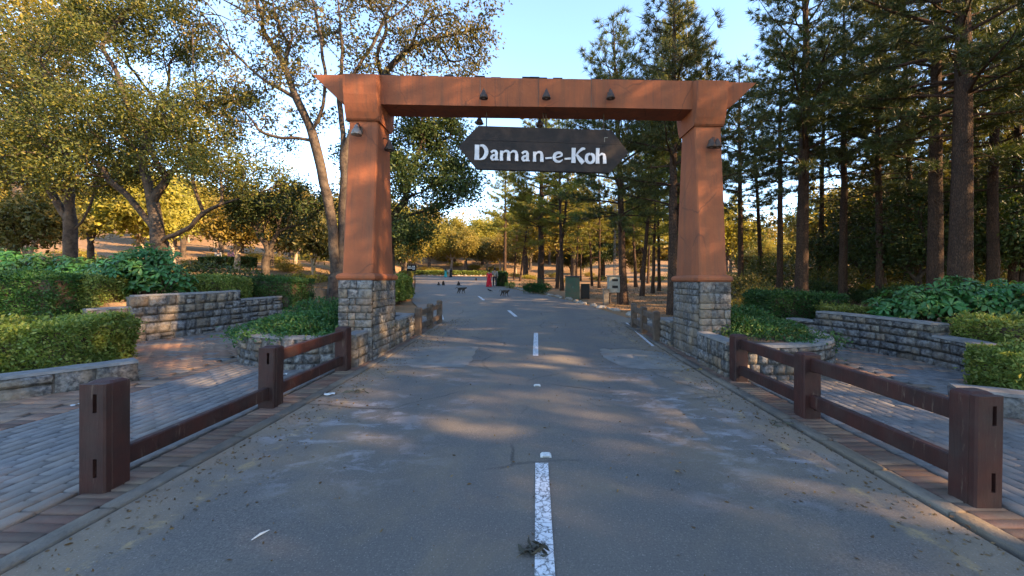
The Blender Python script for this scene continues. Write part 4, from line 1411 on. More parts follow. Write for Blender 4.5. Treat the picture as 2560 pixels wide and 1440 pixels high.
for q in range(34):
    y = r_.uniform(66, 110); x = r_.uniform(.08 * y, 1.25 * y)
    spots.append((x, y, r_.choice((0, 1, 1, 2)), r_.uniform(.75, 1.15)))
first = [True] * 3
for x, y, k, s in spots:
    loc = (x, y, gz(x, y) - .1); rz = r_.uniform(0, 6.28)
    sc = (s * r_.uniform(.9, 1.1), s * r_.uniform(.9, 1.1), s * r_.uniform(.92, 1.12))
    if first[k]:
        first[k] = False
        o = kinds[k]; o.location = loc; o.rotation_euler = (0, 0, rz); o.scale = sc
    else:
        o = copy_tree(kinds[k], loc, rz, sc)

# ================================================================== PINES
def lab_pine(u): return None
big = [  # u, Y, h, z0f, rmax, rbase, seed, lean, label, leaf
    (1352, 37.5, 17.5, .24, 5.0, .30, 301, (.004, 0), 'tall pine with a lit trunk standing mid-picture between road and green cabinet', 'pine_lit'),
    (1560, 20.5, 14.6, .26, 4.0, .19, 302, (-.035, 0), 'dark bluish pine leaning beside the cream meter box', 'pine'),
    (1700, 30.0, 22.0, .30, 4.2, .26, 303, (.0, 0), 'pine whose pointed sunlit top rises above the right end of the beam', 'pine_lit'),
    (1682, 16.0, 13.2, .30, 3.3, .19, 304, (.0, .0), 'dark pine trunk rising directly beside the right gate pier', 'pine'),
    (2003, 19.0, 19.0, .30, 4.3, .27, 305, (.004, 0), 'large pine with dark trunk standing behind the rounded dark hedge', 'pine'),
    (2402, 13.2, 18.0, .34, 4.6, .31, 306, (.0, 0), 'thickest pine trunk, right behind the leafy shrub by the right wall', 'pine'),
    (2338, 15.8, 18.5, .30, 4.4, .25, 307, (.004, 0), 'second thick pine trunk just left of the thickest one', 'pine'),
    (1948, 24.0, 16.0, .40, 3.0, .17, 308, (.01, 0), 'slim dark pine left of the large pine behind the rounded hedge', 'pine'),
    (2108, 22.0, 17.0, .34, 3.4, .20, 309, (.006, 0), 'straight dark pine between the large pine and the thick right trunks', 'pine'),
    (2482, 17.5, 17.0, .32, 3.8, .21, 310, (0, 0), 'dark pine trunk second from the right edge', 'pine'),
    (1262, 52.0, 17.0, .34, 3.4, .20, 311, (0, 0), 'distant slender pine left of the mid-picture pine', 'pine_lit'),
]
for (u, Y, h, z0f, rm, rb, sd, ln, lab, lf) in big:
    b = base_at(u, Y)
    pine('pine_tree', lab, b, h, z0f, rm, rb, sd, lf, lean=ln, dens=1.5 if sd in (302, 303, 304) else 1.15, needles=26, width=.028 if Y < 30 else .04, length=.34 if Y < 30 else .40)
PG = 'slender pines crowding the wood right of the gate'
PLAB = 'slender pine among the crowded trunks of the shady wood right of the gate'
pv = [pine('pine_tree', PLAB, (0, 0, -60), 15.5, .34, 3.3, .16, 321, 'pine', PG, 24, (.01, 0), 1.0, .36, .034),
      pine('pine_tree', PLAB, (0, 0, -60), 17.5, .40, 3.0, .17, 322, 'pine', PG, 24, (-.01, .005), 1.0, .36, .034),
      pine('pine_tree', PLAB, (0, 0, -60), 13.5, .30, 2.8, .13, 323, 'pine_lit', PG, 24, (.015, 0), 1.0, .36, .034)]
CG = 'slim pines between the road and the wood in the middle distance'
CLAB = 'slim pine with a bare lit trunk in the middle distance beyond the cabinets'
r_ = random.Random(17)
NEARLAB = {1852: 'slender pine closest to the outer side of the right gate pier', 2050: 'slender pine just right of the large pine behind the rounded hedge', 2165: 'slender pine just right of the straight dark pine',
           2200: 'slender pine in front of the wood midway along the right curved wall', 2280: 'slender pine just left of the second thick trunk', 2380: 'slender pine seen between the two thick trunks',
           2440: 'slender pine just right of the thickest trunk', 2530: 'slender pine in front at the right edge of the wood', 2510: 'slender pine deeper in the wood near the right edge'}
pspots = []
for (u, Y) in [(1405, 33), (1392, 36), (1440, 46), (1480, 42), (1498, 38), (1605, 27), (1632, 30), (1648, 33), (1590, 40), (1300, 56), (1285, 64), (1452, 58), (1620, 50)]:
    pspots.append((px(u, Y), Y, CLAB, CG))
for (u, Y) in [(1852, 27), (1905, 30), (2050, 27), (2165, 27), (2200, 21), (2280, 24), (2300, 30), (2380, 26), (2440, 22), (2530, 19), (2510, 27), (2450, 33)]:
    pspots.append((px(u, Y), Y, NEARLAB.get(u, PLAB), PG))
for (x, y) in [(18.5, 8), (22, 11), (21, 5), (26, 8), (19, 1), (24, 1.5), (29, 4), (28, 13), (33, 9), (17.5, -4), (23, -4.5), (28, -2), (34, 1), (20, -9), (26, -9), (32, -7), (38, -3), (17, -14), (23, -15), (29, -13), (36, -11), (40, 5), (37, 14), (42, 11), (44, 0), (46, 8), (20, -20), (27, -20), (34, -17), (42, -8), (50, 4), (52, 11), (50, -4), (14.5, -9), (13.5, -17), (12, -3.5), (13, 3), (15.5, -1), (16.2, 5.5), (19.5, 4), (21, -1.5), (25, 4.5), (14, -6.5), (26.5, -5.5), (30.5, .5), (18, -7), (11, -7), (22.5, 7.5), (33, -3.5)]:  # pines out of view, added so the wood shades the near road and gate
    pspots.append((x + r_.uniform(-.8, .8), y + r_.uniform(-.8, .8), PLAB, PG))
firstp = [True] * 3
for x, y, lab, grp in pspots:
    k = r_.choice((0, 0, 1, 1, 2))
    if lab == CLAB: k = 2
    loc = (x, y, gz(x, y) - .1); s = r_.uniform(.85, 1.15)
    sc = (s, s, s * r_.uniform(.92, 1.12))
    if firstp[k]:
        firstp[k] = False
        o = pv[k]; o.location = loc; o.rotation_euler = (0, 0, r_.uniform(0, 6.28)); o.scale = sc; o['label'] = lab; o['group'] = grp
    else:
        o = copy_tree(pv[k], loc, r_.uniform(0, 6.28), sc, lab, grp)
        o.rotation_euler = (r_.gauss(0, .03), r_.gauss(0, .03), o.rotation_euler[2])

UT = 'dark understory trees in the pine wood'
UTL = 'dark leafy understory tree between the pine trunks on the right'
ut = broadleaf('understory_tree', UTL, 'tree', (0, 0, -80), [[(0, 0, 0), (.2, 0, 1.6), (-.1, .1, 3.4), (.2, 0, 5)], [(.15, 0, 1.5), (1.0, .2, 2.6), (1.8, .1, 3.4)], [(.1, 0, 2.0), (-.9, 0, 3.0), (-1.7, .2, 3.6)]],
               [((0, 0, 4.4), (2.2, 2.2, 2.0), 1), ((1.5, 0, 3.2), (1.5, 1.5, 1.1), .5), ((-1.4, .1, 3.3), (1.5, 1.5, 1.1), .5), ((0, 0, 6.2), (1.3, 1.3, 1.0), .3)], 95, 5, .36, .15, 'dark', 26, .20, .10, 410, leaf_sig=.28, group=UT, shell=.2)
r_ = random.Random(31)
for q, (u, Y, s) in enumerate([(2150, 26, 1.1), (2310, 20.5, .95), (2370, 27, 1.2), (2440, 26, 1.2), (2500, 23, 1.1), (2555, 19, 1.0), (2530, 33, 1.4), (2215, 29, 1.2), (2265, 32, 1.3), (2345, 33, 1.3), (2420, 34, 1.4), (2490, 29, 1.2), (1510, 68, 1.2), (1430, 72, 1.2)]):
    X = px(u, Y); sc = (s, s, s * r_.uniform(.9, 1.25))
    if q == 0: ut.location = (X, Y, gz(X, Y) - .1); ut.scale = sc
    else: copy_tree(ut, (X, Y, gz(X, Y) - .1), r_.uniform(0, 6), sc)

# undergrowth in the wood and on the slope: bushes one can tell apart
def bush(name, label, cat, loc, rx, ry, h, leaf, n, ll, lw, seed, group=None, flat=False, stems=True, lumps=5, squash=1.0):
    r2 = np.random.default_rng(seed)
    root = thing(name, label, cat, loc, 0, group)
    C = []; D = []
    cents = [(0, 0, h * .45, 1.0)] + [(r2.uniform(-.55, .55) * rx, r2.uniform(-.55, .55) * ry, h * r2.uniform(.35, .62), r2.uniform(.45, .65)) for _ in range(lumps)]
    per = n // len(cents)
    for (x, y, z, s) in cents:
        d = unit(r2.normal(size=(per, 3))); q = r2.uniform(.45, 1, per)[:, None] ** .5
        p = np.array([x, y, z]) + d * q * np.array([rx * s, ry * s, h * .55 * s])
        C.append(p); D.append(d + r2.normal(size=(per, 3)) * .6 + np.array([0, 0, .25]))
    C = np.concatenate(C); D = np.concatenate(D)
    k = C[:, 2] > .01
    V, F = leaf_cards(C[k], D[k], ll, lw, r2)
    me = np_mesh('foliage', V, F); me.materials.append(LEAF[leaf]); link('foliage', me, None, root)
    if stems:
        g = Geo()
        for q in range(7):
            a = r2.uniform(0, 6.28)
            e = np.array([math.cos(a) * rx * .6, math.sin(a) * ry * .6, h * r2.uniform(.5, .8)])
            g.tube([(0, 0, -.1), e * .5 + np.array([0, 0, .08]), e], [.02, .014, .006], 5)
        g.obj('stems', M['bark'], root)
    return root
UG = 'undergrowth bushes among the pines'
UL = 'leafy undergrowth bush among the pine trunks on the right'
ub = [bush('undergrowth_bush', UL, 'bush', (0, 0, -70), 1.5, 1.5, 1.6, 'gold_lit', 1800, .15, .075, 401, UG),
      bush('undergrowth_bush', UL, 'bush', (0, 0, -70), 1.8, 1.6, 2.4, 'airy', 2200, .17, .08, 402, UG),
      bush('undergrowth_bush', UL, 'bush', (0, 0, -70), 1.4, 1.4, 1.3, 'dark', 1800, .14, .07, 403, UG)]
r_ = random.Random(23)
ubs = [(px(u, Y), Y, k, s) for (u, Y, k, s) in [(1850, 15, 0, .55), (1890, 17, 0, .7), (1930, 20, 2, .8), (1860, 22, 1, .8), (2020, 24, 2, 1.1), (2080, 26, 1, 1.1), (2140, 22, 2, .8), (2190, 25, 0, .9), (2240, 20, 2, .9), (2290, 21, 0, .9), (2350, 22, 1, 1.0), (2420, 20, 0, .9), (2470, 21, 1, 1.0), (2520, 16, 0, .8), (2550, 22, 0, 1.1), (1900, 30, 1, 1.3), (1980, 33, 1, 1.4), (2060, 38, 0, 1.5), (2120, 34, 1, 1.4), (2220, 34, 0, 1.4), (2310, 33, 1, 1.5), (2400, 31, 0, 1.4), (2500, 30, 1, 1.5), (1850, 36, 0, 1.4), (2170, 45, 1, 1.8), (2270, 48, 1, 1.9), (2380, 47, 1, 1.9), (2480, 43, 1, 1.8), (1940, 52, 1, 2), (2040, 54, 1, 2), (2540, 50, 1, 2)]]
firstu = [True] * 3
for x, y, k, s in ubs:
    loc = (x, y, gz(x, y) - .05)
    if firstu[k]:
        firstu[k] = False; o = ub[k]; o.location = loc; o.rotation_euler = (0, 0, r_.uniform(0, 6)); o.scale = (s, s, s)
    else: copy_tree(ub[k], loc, r_.uniform(0, 6), (s, s, s * r_.uniform(.8, 1.2)))
SG = 'low bushes on the sunlit slope'
SL = 'low dry bush on the sunlit slope behind the hedges'
sb = bush('slope_bush', SL, 'bush', (px(770, 27), 27, gz(px(770, 27), 27)), 1.4, 1.2, .9, 'gold_lit', 1500, .12, .06, 404, SG)
for (u, Y, s) in [(720, 34, 1.2), (820, 30, 1.0), (690, 44, 1.4), (500, 38, 1.2), (450, 30, .9), (560, 48, 1.3), (280, 34, 1.3), (60, 30, 1.1), (350, 44, 1.4), (780, 50, 1.4), (640, 55, 1.3), (180, 40, 1.3), (1070, 92, 1.6), (1190, 95, 1.8), (1140, 99, 1.6), (1420, 52, .9), (1500, 60, 1.1), (1560, 50, .9), (1640, 60, 1.2), (1330, 66, 1.2), (1380, 78, 1.4), (1470, 82, 1.4), (1290, 80, 1.3), (1600, 84, 1.5), (1680, 74, 1.4), (1240, 92, 1.7), (1090, 90, 1.6)]:
    X = px(u, Y); copy_tree(sb, (X, Y, gz(X, Y) - .05), r_.uniform(0, 6), (s, s, s))

# far wood on the ridge: reads as one mass
r2 = np.random.default_rng(77)
C = []; D = []
for q in range(330):
    y = r2.uniform(118, 190); x = r2.uniform(-1.45 * y, 1.3 * y)
    hgt = r2.uniform(7, 13) ; z = gz(x, y)
    n = 170
    d = unit(r2.normal(size=(n, 3))); rad = r2.uniform(3.2, 5.5)
    C.append(np.array([x, y, z + hgt * .58]) + d * (r2.uniform(.5, 1, n)[:, None]) * np.array([rad, rad, hgt * .45])); D.append(d + r2.normal(size=(n, 3)) * .7)
for q in range(170):
    y = r2.uniform(104, 117); x = r2.uniform(-.25 * y, 1.25 * y); z = gz(x, y); hgt = r2.uniform(3, 5.5); n = 110
    d = unit(r2.normal(size=(n, 3))); rad = r2.uniform(2.2, 3.6)
    C.append(np.array([x, y, z + hgt * .45]) + d * (r2.uniform(.4, 1, n)[:, None]) * np.array([rad, rad, hgt * .5])); D.append(d + r2.normal(size=(n, 3)) * .7)
V, F = leaf_cards(np.concatenate(C), np.concatenate(D), 1.0, .62, r2)
tag(link('far_wood', np_mesh('far_wood', V, F), LEAF['gold_lit']), 'far sunlit wood closing the view on the ridge', 'wood', kind='stuff')
# ================================================================== HEDGES AND SHRUBS
def hedge(name, label, loc, size, rz, leaf, dens, ll, lw, seed, group=None, round_=.12, core=True):
    """clipped hedge: leaves on a softened box around a twiggy core"""
    r2 = np.random.default_rng(seed)
    root = thing(name, label, 'hedge', loc, rz, group)
    lx, ly, lz = size
    areas = np.array([lx * ly, lx * lz, lx * lz, ly * lz, ly * lz])
    n = int(areas.sum() * dens)
    side = r2.choice(5, n, p=areas / areas.sum())
    u, v = r2.uniform(-.5, .5, n), r2.uniform(-.5, .5, n)
    P = np.zeros((n, 3)); Nn = np.zeros((n, 3))
    for k, (ax, sg) in enumerate(((2, 1), (1, -1), (1, 1), (0, -1), (0, 1))):
        s = side == k
        a, b_ = [(0, 1), (0, 2), (0, 2), (1, 2), (1, 2)][k]
        P[s, a] = u[s]; P[s, b_] = v[s]; P[s, ax] = .5 * sg; Nn[s, ax] = sg
    P = P * np.array([lx, ly, lz])
    # soften edges
    q = np.abs(P) / np.array([lx, ly, lz]) * 2
    over = np.clip(q - (1 - round_), 0, 1) / round_
    shrink = np.where((over > 0).sum(1, keepdims=True) >= 2, over * .06, 0)
    P *= 1 - shrink * np.minimum(1, .25 / np.array([lx, ly, lz]))
    lump = .045 * np.sin(P[:, 0] * 3.1 + seed) + .035 * np.sin(P[:, 1] * 4.3 + P[:, 2] * 5 + seed) + .03 * np.sin(P[:, 0] * 9 + P[:, 2] * 7)
    P += Nn * (lump + r2.normal(-.02, .035, n))[:, None]
    k = r2.random(n) < .05
    P[k] += Nn[k] * r2.uniform(.03, .11, k.sum())[:, None]
    P[:, 2] += lz / 2
    D = Nn * .8 + r2.normal(size=(n, 3)) * .75 + np.array([0, 0, .3])
    hole = np.sin(P[:, 0] * 5.7 + seed) + np.sin(P[:, 1] * 6.1 + 2 * seed) + np.sin(P[:, 2] * 8.3 + P[:, 0] * 2.3) > 1.75
    kp = ~(hole & (r2.random(n) < .55))
    V, F = leaf_cards(P[kp], D[kp], ll, lw, r2, .25, .55)
    me = np_mesh('foliage', V, F); me.materials.append(LEAF[leaf]); link('foliage', me, None, root)
    Geo().box((0, 0, lz / 2 - .05), (lx - .22, ly - .22, lz - .12), bev=.06).obj('twig_core', M['soil'], root)
    return root

def hz(x, y): return gz(x, y)
# left side
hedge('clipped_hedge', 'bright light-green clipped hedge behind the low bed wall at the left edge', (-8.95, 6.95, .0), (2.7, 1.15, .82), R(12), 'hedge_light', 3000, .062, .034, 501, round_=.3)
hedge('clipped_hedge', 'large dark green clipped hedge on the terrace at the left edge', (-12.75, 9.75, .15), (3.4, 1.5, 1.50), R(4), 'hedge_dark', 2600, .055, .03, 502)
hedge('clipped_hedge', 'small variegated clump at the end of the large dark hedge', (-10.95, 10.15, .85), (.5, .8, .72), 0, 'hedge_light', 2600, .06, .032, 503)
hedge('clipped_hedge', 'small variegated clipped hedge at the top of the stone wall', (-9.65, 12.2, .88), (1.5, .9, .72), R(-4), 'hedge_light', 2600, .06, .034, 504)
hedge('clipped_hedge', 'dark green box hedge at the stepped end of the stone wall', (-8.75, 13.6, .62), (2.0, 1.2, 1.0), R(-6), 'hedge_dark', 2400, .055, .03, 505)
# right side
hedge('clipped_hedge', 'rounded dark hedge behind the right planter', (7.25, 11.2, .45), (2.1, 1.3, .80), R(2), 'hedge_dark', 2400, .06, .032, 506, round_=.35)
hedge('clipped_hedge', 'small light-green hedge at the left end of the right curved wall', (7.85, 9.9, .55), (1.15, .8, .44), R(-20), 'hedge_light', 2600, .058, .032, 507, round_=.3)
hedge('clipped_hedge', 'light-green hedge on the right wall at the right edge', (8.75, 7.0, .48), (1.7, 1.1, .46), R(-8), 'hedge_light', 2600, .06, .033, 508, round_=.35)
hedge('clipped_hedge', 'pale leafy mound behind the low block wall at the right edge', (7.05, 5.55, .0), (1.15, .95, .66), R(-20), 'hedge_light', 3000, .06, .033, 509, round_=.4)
# roadside and far hedges
HG = 'clipped hedges along the left edge of the road beyond the gate'
for k, (x0, y0, x1, y1, h, leaf, lab) in enumerate([
        (-6.9, 18.5, -7.6, 23.5, 1.15, 'hedge_light', 'olive hedge close behind the left gate pier beside the road'),
        (-8.6, 25.5, -11.8, 36, 1.0, 'hedge_light', 'green hedge below the small black notice board'),
        (-13.0, 40, -16.0, 51, 1.1, 'gold_lit', 'yellow sunlit end of the roadside hedge'),
        (-19.5, 62, -27.0, 84, 1.1, 'hedge_light', 'last stretch of the roadside hedge before the far bend')]):
    L = math.hypot(x1 - x0, y1 - y0)
    xm, ym = (x0 + x1) / 2, (y0 + y1) / 2
    hedge('roadside_hedge', lab, (xm, ym, float(zr(ym)) - .05 + .15), (L, .9, h), math.atan2(y1 - y0, x1 - x0), leaf, 260 if k > 1 else 700, .14 if k < 2 else .22, .07 if k < 2 else .12, 520 + k, HG)
hedge('far_hedge', 'long low hedge across the far end of the road behind the walkers', (-16.5, 87.5, float(zr(87.5))), (20, 1.2, 1.1), 0, 'hedge_light', 200, .25, .13, 531)
X = px(570, 37); hedge('far_hedge', 'dark hedge on the slope with people behind it', (X, 37, gz(X, 37)), (4.6, 1.0, .95), R(5), 'hedge_dark', 420, .14, .08, 532)
X = px(1250, 40); hedge('dark_hedge', 'dark block hedge right beside the man at the road edge', (X + .1, 40.5, gz(X, 40) + .05), (.95, 2.6, 1.35), R(8), 'hedge_dark', 650, .12, .07, 533)

# whorled big-leaved shrubs: every leaf cluster is a piece of its own
def whorl_mesh(name, seed, L=.19, W=.075, n=9, m=None):
    r2 = np.random.default_rng(seed)
    V = []; F = []
    for k in range(n):
        a = 2 * PI * k / n + r2.normal(0, .2); el = r2.uniform(-.15, .75)
        d = np.array([math.cos(a) * math.cos(el), math.sin(a) * math.cos(el), math.sin(el)])
        s = np.array([-math.sin(a), math.cos(a), 0]); up = np.cross(d, s) * -1
        up = np.cross(s, d) * -1
        l = L * r2.uniform(.75, 1.2); w_ = W * r2.uniform(.8, 1.2)
        c = len(V)
        b0 = d * .02
        rows = [(0.0, .12, 0.0), (.35, .62, .03), (.70, 1.0, .02), (.9, .62, -.01)]
        for (t, ww, z) in rows:
            cen = b0 + d * l * t + np.array([0, 0, z * L * 2 - .35 * l * t * t])
            V += [cen + s * w_ * ww / 2 + np.array([0, 0, .012 * ww]), cen, cen - s * w_ * ww / 2 + np.array([0, 0, .012 * ww])]
        V.append(b0 + d * l + np.array([0, 0, -.37 * l]))
        for q in range(3):
            i = c + q * 3
            F += [(i, i + 1, i + 4), (i, i + 4, i + 3), (i + 1, i + 2, i + 5), (i + 1, i + 5, i + 4)]
        i = c + 9
        F += [(i, i + 1, i + 3), (i + 1, i + 2, i + 3)]
    me = np_mesh(name, V, np.array(F), True); me.materials.append(m)
    return me
WH = [whorl_mesh('leaf_whorl_%d' % k, 600 + k, m=LEAF['shrub']) for k in range(4)]
def whorl_shrub(label, loc, lobes, n, seed, s=1.0, group=None):
    r2 = np.random.default_rng(seed)
    root = thing('leafy_shrub', label, 'shrub', loc, 0, group)
    pts = []
    w_ = np.array([l[3] ** 2 for l in lobes]); w_ = w_ / w_.sum()
    g = Geo()
    for q in range(n):
        x, y, z, rad = lobes[r2.choice(len(lobes), p=w_)]
        d = unit(r2.normal(size=3)); d[2] = abs(d[2]) * .9 - .12
        if d[1] > .3: d[1] = -d[1]
        d = unit(d)
        p = np.array([x, y, z]) + d * rad * r2.uniform(.72, 1.05) * np.array([1, 1, .85])
        o = bpy.data.objects.new('leaf_cluster', WH[r2.integers(4)]); COL.objects.link(o); o.parent = root
        o.location = p
        t = d * .55 + np.array([0, 0, .8]) + r2.normal(0, .15, 3)
        o.rotation_euler = Vector(t).to_track_quat('Z', 'Y').to_euler()
        k = s * r2.uniform(.75, 1.25); o.scale = (k, k, k)
        if q % 3 == 0:
            c = np.array([x * .6, y * .6, -.05])
            g.tube([c, c * .5 + p * .5 + np.array([0, 0, .05]), p], [.022, .014, .007], 5)
    g.obj('stems', M['bark'], root)
    C = []; D = []
    for (x, y, z, rad) in lobes:
        m_ = int(420 * rad)
        d = unit(r2.normal(size=(m_, 3)))
        C.append(np.array([x, y, z]) + d * rad * (r2.uniform(.15, .78, m_)[:, None]) * np.array([1, 1, .8])); D.append(d + r2.normal(size=(m_, 3)) * .5)
    C = np.concatenate(C); k = C[:, 2] > 0
    V, F = leaf_cards(C[k], np.concatenate(D)[k], .19, .075, r2)
    me = np_mesh('inner_leaves', V, F); me.materials.append(LEAF['shrub']); link('inner_leaves', me, None, root)
    return root
whorl_shrub('big-leaved bright green shrub rising above the stone wall', (-11.0, 11.2, .85), [(0, 0, .75, .95), (.75, -.1, .55, .7), (-.85, .1, .6, .75), (.2, .2, 1.15, .62), (-.4, -.2, .45, .7)], 240, 611)
whorl_shrub('big-leaved green shrub behind the large dark hedge at the left edge', (-14.9, 12.3, .85), [(0, 0, .75, .9), (1.1, 0, .75, .8), (-1.1, 0, .85, .9), (2.1, 0, .5, .6)], 200, 612)
whorl_shrub('wide leafy green shrub above the right curved wall', (9.4, 9.0, .58), [(0, 0, .5, .72), (-.85, .1, .38, .6), (.85, -.1, .5, .72), (1.7, 0, .45, .7), (.3, .1, .72, .5), (-1.3, .2, .28, .45)], 270, 613, .9)

# dark bush behind big shrub
bush('dark_bush', 'dark brownish bush between the big-leaved shrub and the forked tree', 'bush', (-10.4, 13.2, .85), 1.6, 1.0, 1.5, 'dark', 2600, .10, .05, 614)

# trailing greenery in the planters
def planter_green(side, label, seed, lobes, trail):
    r2 = np.random.default_rng(seed)
    root = thing('trailing_plant', label, 'plant', (side * 4.6, 8.6, .5))
    C = []; D = []
    for (x, y, z, rx, ry, rz_, n) in lobes:
        d = unit(r2.normal(size=(n, 3))); d[:, 2] = np.abs(d[:, 2])
        q = r2.uniform(.55, 1.04, n)[:, None]
        C.append(np.array([side * x, y, z]) + d * q * np.array([rx, ry, rz_])); D.append(d + r2.normal(size=(n, 3)) * .7)
    for (x, y, n, drop) in trail:
        p = np.array([side * x, y, .12]) + r2.normal(size=(n, 3)) * np.array([.16, .12, .03])
        p[:, 2] -= np.abs(r2.normal(0, drop, n)); C.append(p); D.append(r2.normal(size=(n, 3)) + np.array([0, -.4, -.4]))
    C = np.concatenate(C); D = np.concatenate(D)
    V, F = leaf_cards(C, D, .068, .030, r2)
    me = np_mesh('foliage', V, F); me.materials.append(LEAF['cover']); link('foliage', me, None, root)
    g = Geo()
    for k in range(26):
        l = lobes[r2.integers(len(lobes))]
        e = np.array([side * l[0] + r2.normal(0, l[3] * .4), l[1] + r2.normal(0, l[4] * .4), l[2] + l[5] * r2.uniform(.5, .95)])
        g.tube([(e[0] * .85, e[1] * .85, -.02), e * .5 + np.array([e[0] * .45, e[1] * .45, .0]), e], [.008, .006, .003], 4)
    g.obj('stems', M['bark'], root)
planter_green(-1, 'dense green ground cover spilling over the left planter', 621,
              [(.0, -.2, .0, 1.35, 1.35, .42, 9000), (-.7, .1, .05, .8, .9, .62, 4500), (.4, .9, .0, 1.0, .9, .66, 4500), (1.0, .0, .0, .5, .7, .26, 1800), (-.4, -1.1, .05, .7, .35, .24, 2200)],
              [(1.25, -.4, 420, .22), (1.05, -.9, 300, .1), (.5, -1.4, 260, .05), (-.2, -1.55, 260, .06), (-.95, -1.5, 320, .05)])
planter_green(1, 'dense green ground cover spilling over the right planter', 622,
              [(-.25, -.25, .0, 1.05, 1.4, .36, 7500), (-.6, .0, .05, .7, 1.0, .48, 3600), (.2, .6, .0, .75, .9, .55, 4000), (.5, -.3, .0, .5, .7, .32, 2600)],
              [(.80, -1.0, 800, .26), (.92, -.5, 500, .22), (.5, -1.55, 420, .12), (-.1, -1.9, 220, .05)])

# ================================================================== ROADSIDE FURNITURE
Y = 24.0; z = gz(2.3, Y)
cab = thing('utility_cabinet', 'dark green steel cabinet with a sloping lid beside the road', 'cabinet', (2.34, Y + .3, z), R(-6))
Geo().box((0, 0, .66), (.86, .62, 1.32), bev=.02).obj('body', M['cab_green'], cab)
Geo().prism([(-.36, 1.322), (.36, 1.322), (.36, 1.40), (-.36, 1.345)], 'x', -.47, .47).obj('lid', M['black'], cab)
Geo().box((-.2, -.316, .66), (.40, .012, 1.1), bev=.004).obj('door', M['cab_green'], cab)
Geo().box((.21, -.316, .66), (.39, .012, 1.1), bev=.004).obj('door', M['cab_green'], cab)
Geo().box((.03, -.33, .7), (.025, .02, .12)).obj('handle', M['galv'], cab)
box = thing('junction_box', 'low dark box on the right of the green cabinet', 'box', (3.12, Y + .35, z), R(-4))
Geo().box((0, 0, .44), (.5, .5, .88), bev=.02).obj('body', M['black'], box)
Geo().box((0, 0, .90), (.56, .56, .04), bev=.01).obj('lid', M['cab_green'], box)
Y = 20.6; z = gz(4.1, Y)
mb = thing('meter_box', 'cream meter box with two dark windows on thin legs', 'box', (4.12, Y, z), R(6))
Geo().box((0, 0, 1.02), (.62, .36, .84), bev=.015).obj('body', M['cab_cream'], mb)
Geo().prism([(-.22, 1.445), (.22, 1.445), (.24, 1.50), (-.26, 1.47)], 'x', -.36, .36).obj('roof', M['cab_cream'], mb)
for zz in (1.24, .90): Geo().box((.0, -.184, zz), (.30, .012, .12)).obj('window', M['black'], mb)
for xx in (-.22, .22):
    for yy in (-.12, .12): Geo().box((xx, yy, .30), (.05, .05, .62)).obj('leg', M['iron'], mb)
pl = thing('concrete_plinth', 'short grey plinth on the left of the meter box', 'plinth', (3.66, Y - .25, z), 0)
Geo().box((0, 0, .38), (.27, .25, .80), bev=.015).obj('block', M['kerb'], pl)
Geo().box((0, 0, .795), (.34, .30, .035), bev=.01).obj('cap', M['patch'], pl)

# lattice mast with floodlights
X = px(1545, 30); z = gz(X, 30)
mast = thing('lattice_mast', 'slender steel lattice mast with floodlights beside the leaning dark pine', 'mast', (X, 30, z))
H = 11.5; s0, s1 = .30, .17
g = Geo()
cor = lambda k, t: np.array([(s0 + (s1 - s0) * t) * (1 if k in (0, 1) else -1), (s0 + (s1 - s0) * t) * (1 if k in (0, 3) else -1), H * t])
for k in range(4): g2 = Geo(); g2.tube([cor(k, 0), cor(k, 1)], .022, 5); g2.obj('corner_leg', M['galv'], mast)
nb = 26
for j in range(nb):
    for k in range(4):
        a, b_ = cor(k, j / nb), cor((k + 1) % 4, (j + 1) / nb)
        g.tube([a, b_], .009, 4); g.tube([cor(k, (j + 1) / nb), b_], .009, 4)
tag(g.obj('bracing', M['galv'], mast), kind='stuff')
for (dx, zz) in ((-.55, 5.6), (.45, 8.0), (-.4, 9.6)):
    h = Geo(); h.box((dx, -.1, zz), (.34, .14, .24), bev=.02); h.tube([(0, 0, zz - .15), (dx * .6, 0, zz - .15), (dx, -.05, zz - .1)], .02, 5); h.obj('floodlight', M['black'], mast)

# verge bush and rocks on the right of the road
bush('verge_bush', 'rounded dark green bush at the road edge left of the green cabinet', 'bush', (px(1336, 28.3), 28.6, gz(px(1336, 28.3), 28.6) - .05), 1.25, .8, 1.15, 'hedge_dark', 4200, .09, .05, 631)
bush('verge_plant', 'small spiky plant with pale leaves beside the dark block hedge', 'plant', (px(1275, 36), 36, gz(px(1275, 36), 36)), .5, .5, .7, 'hedge_light', 380, .2, .04, 632)
r_ = random.Random(9)
def rock_mesh(seed):
    r2 = np.random.default_rng(seed)
    bm = bmesh.new(); bmesh.ops.create_icosphere(bm, subdivisions=2, radius=.5)
    for v in bm.verts:
        n = 1 + .18 * math.sin(v.co.x * 7 + seed) + .14 * math.sin(v.co.y * 9 + seed * 2) + r2.normal(0, .05)
        v.co *= n; v.co.z *= .62
    me = bpy.data.meshes.new('rock_%d' % seed); bm.to_mesh(me); bm.free(); me.materials.append(M['rock'])
    return me
RK = [rock_mesh(k) for k in range(5)]
path = [(3.75, 13.2), (3.85, 14.5), (3.3, 17.5), (2.7, 20), (2.05, 23), (1.1, 26.8), (.2, 30), (-1.2, 34), (-2.3, 37.6), (-3.6, 43), (-5.2, 54)]
P = catmull(path, 8); d = arc(P); s = 0; k = 0
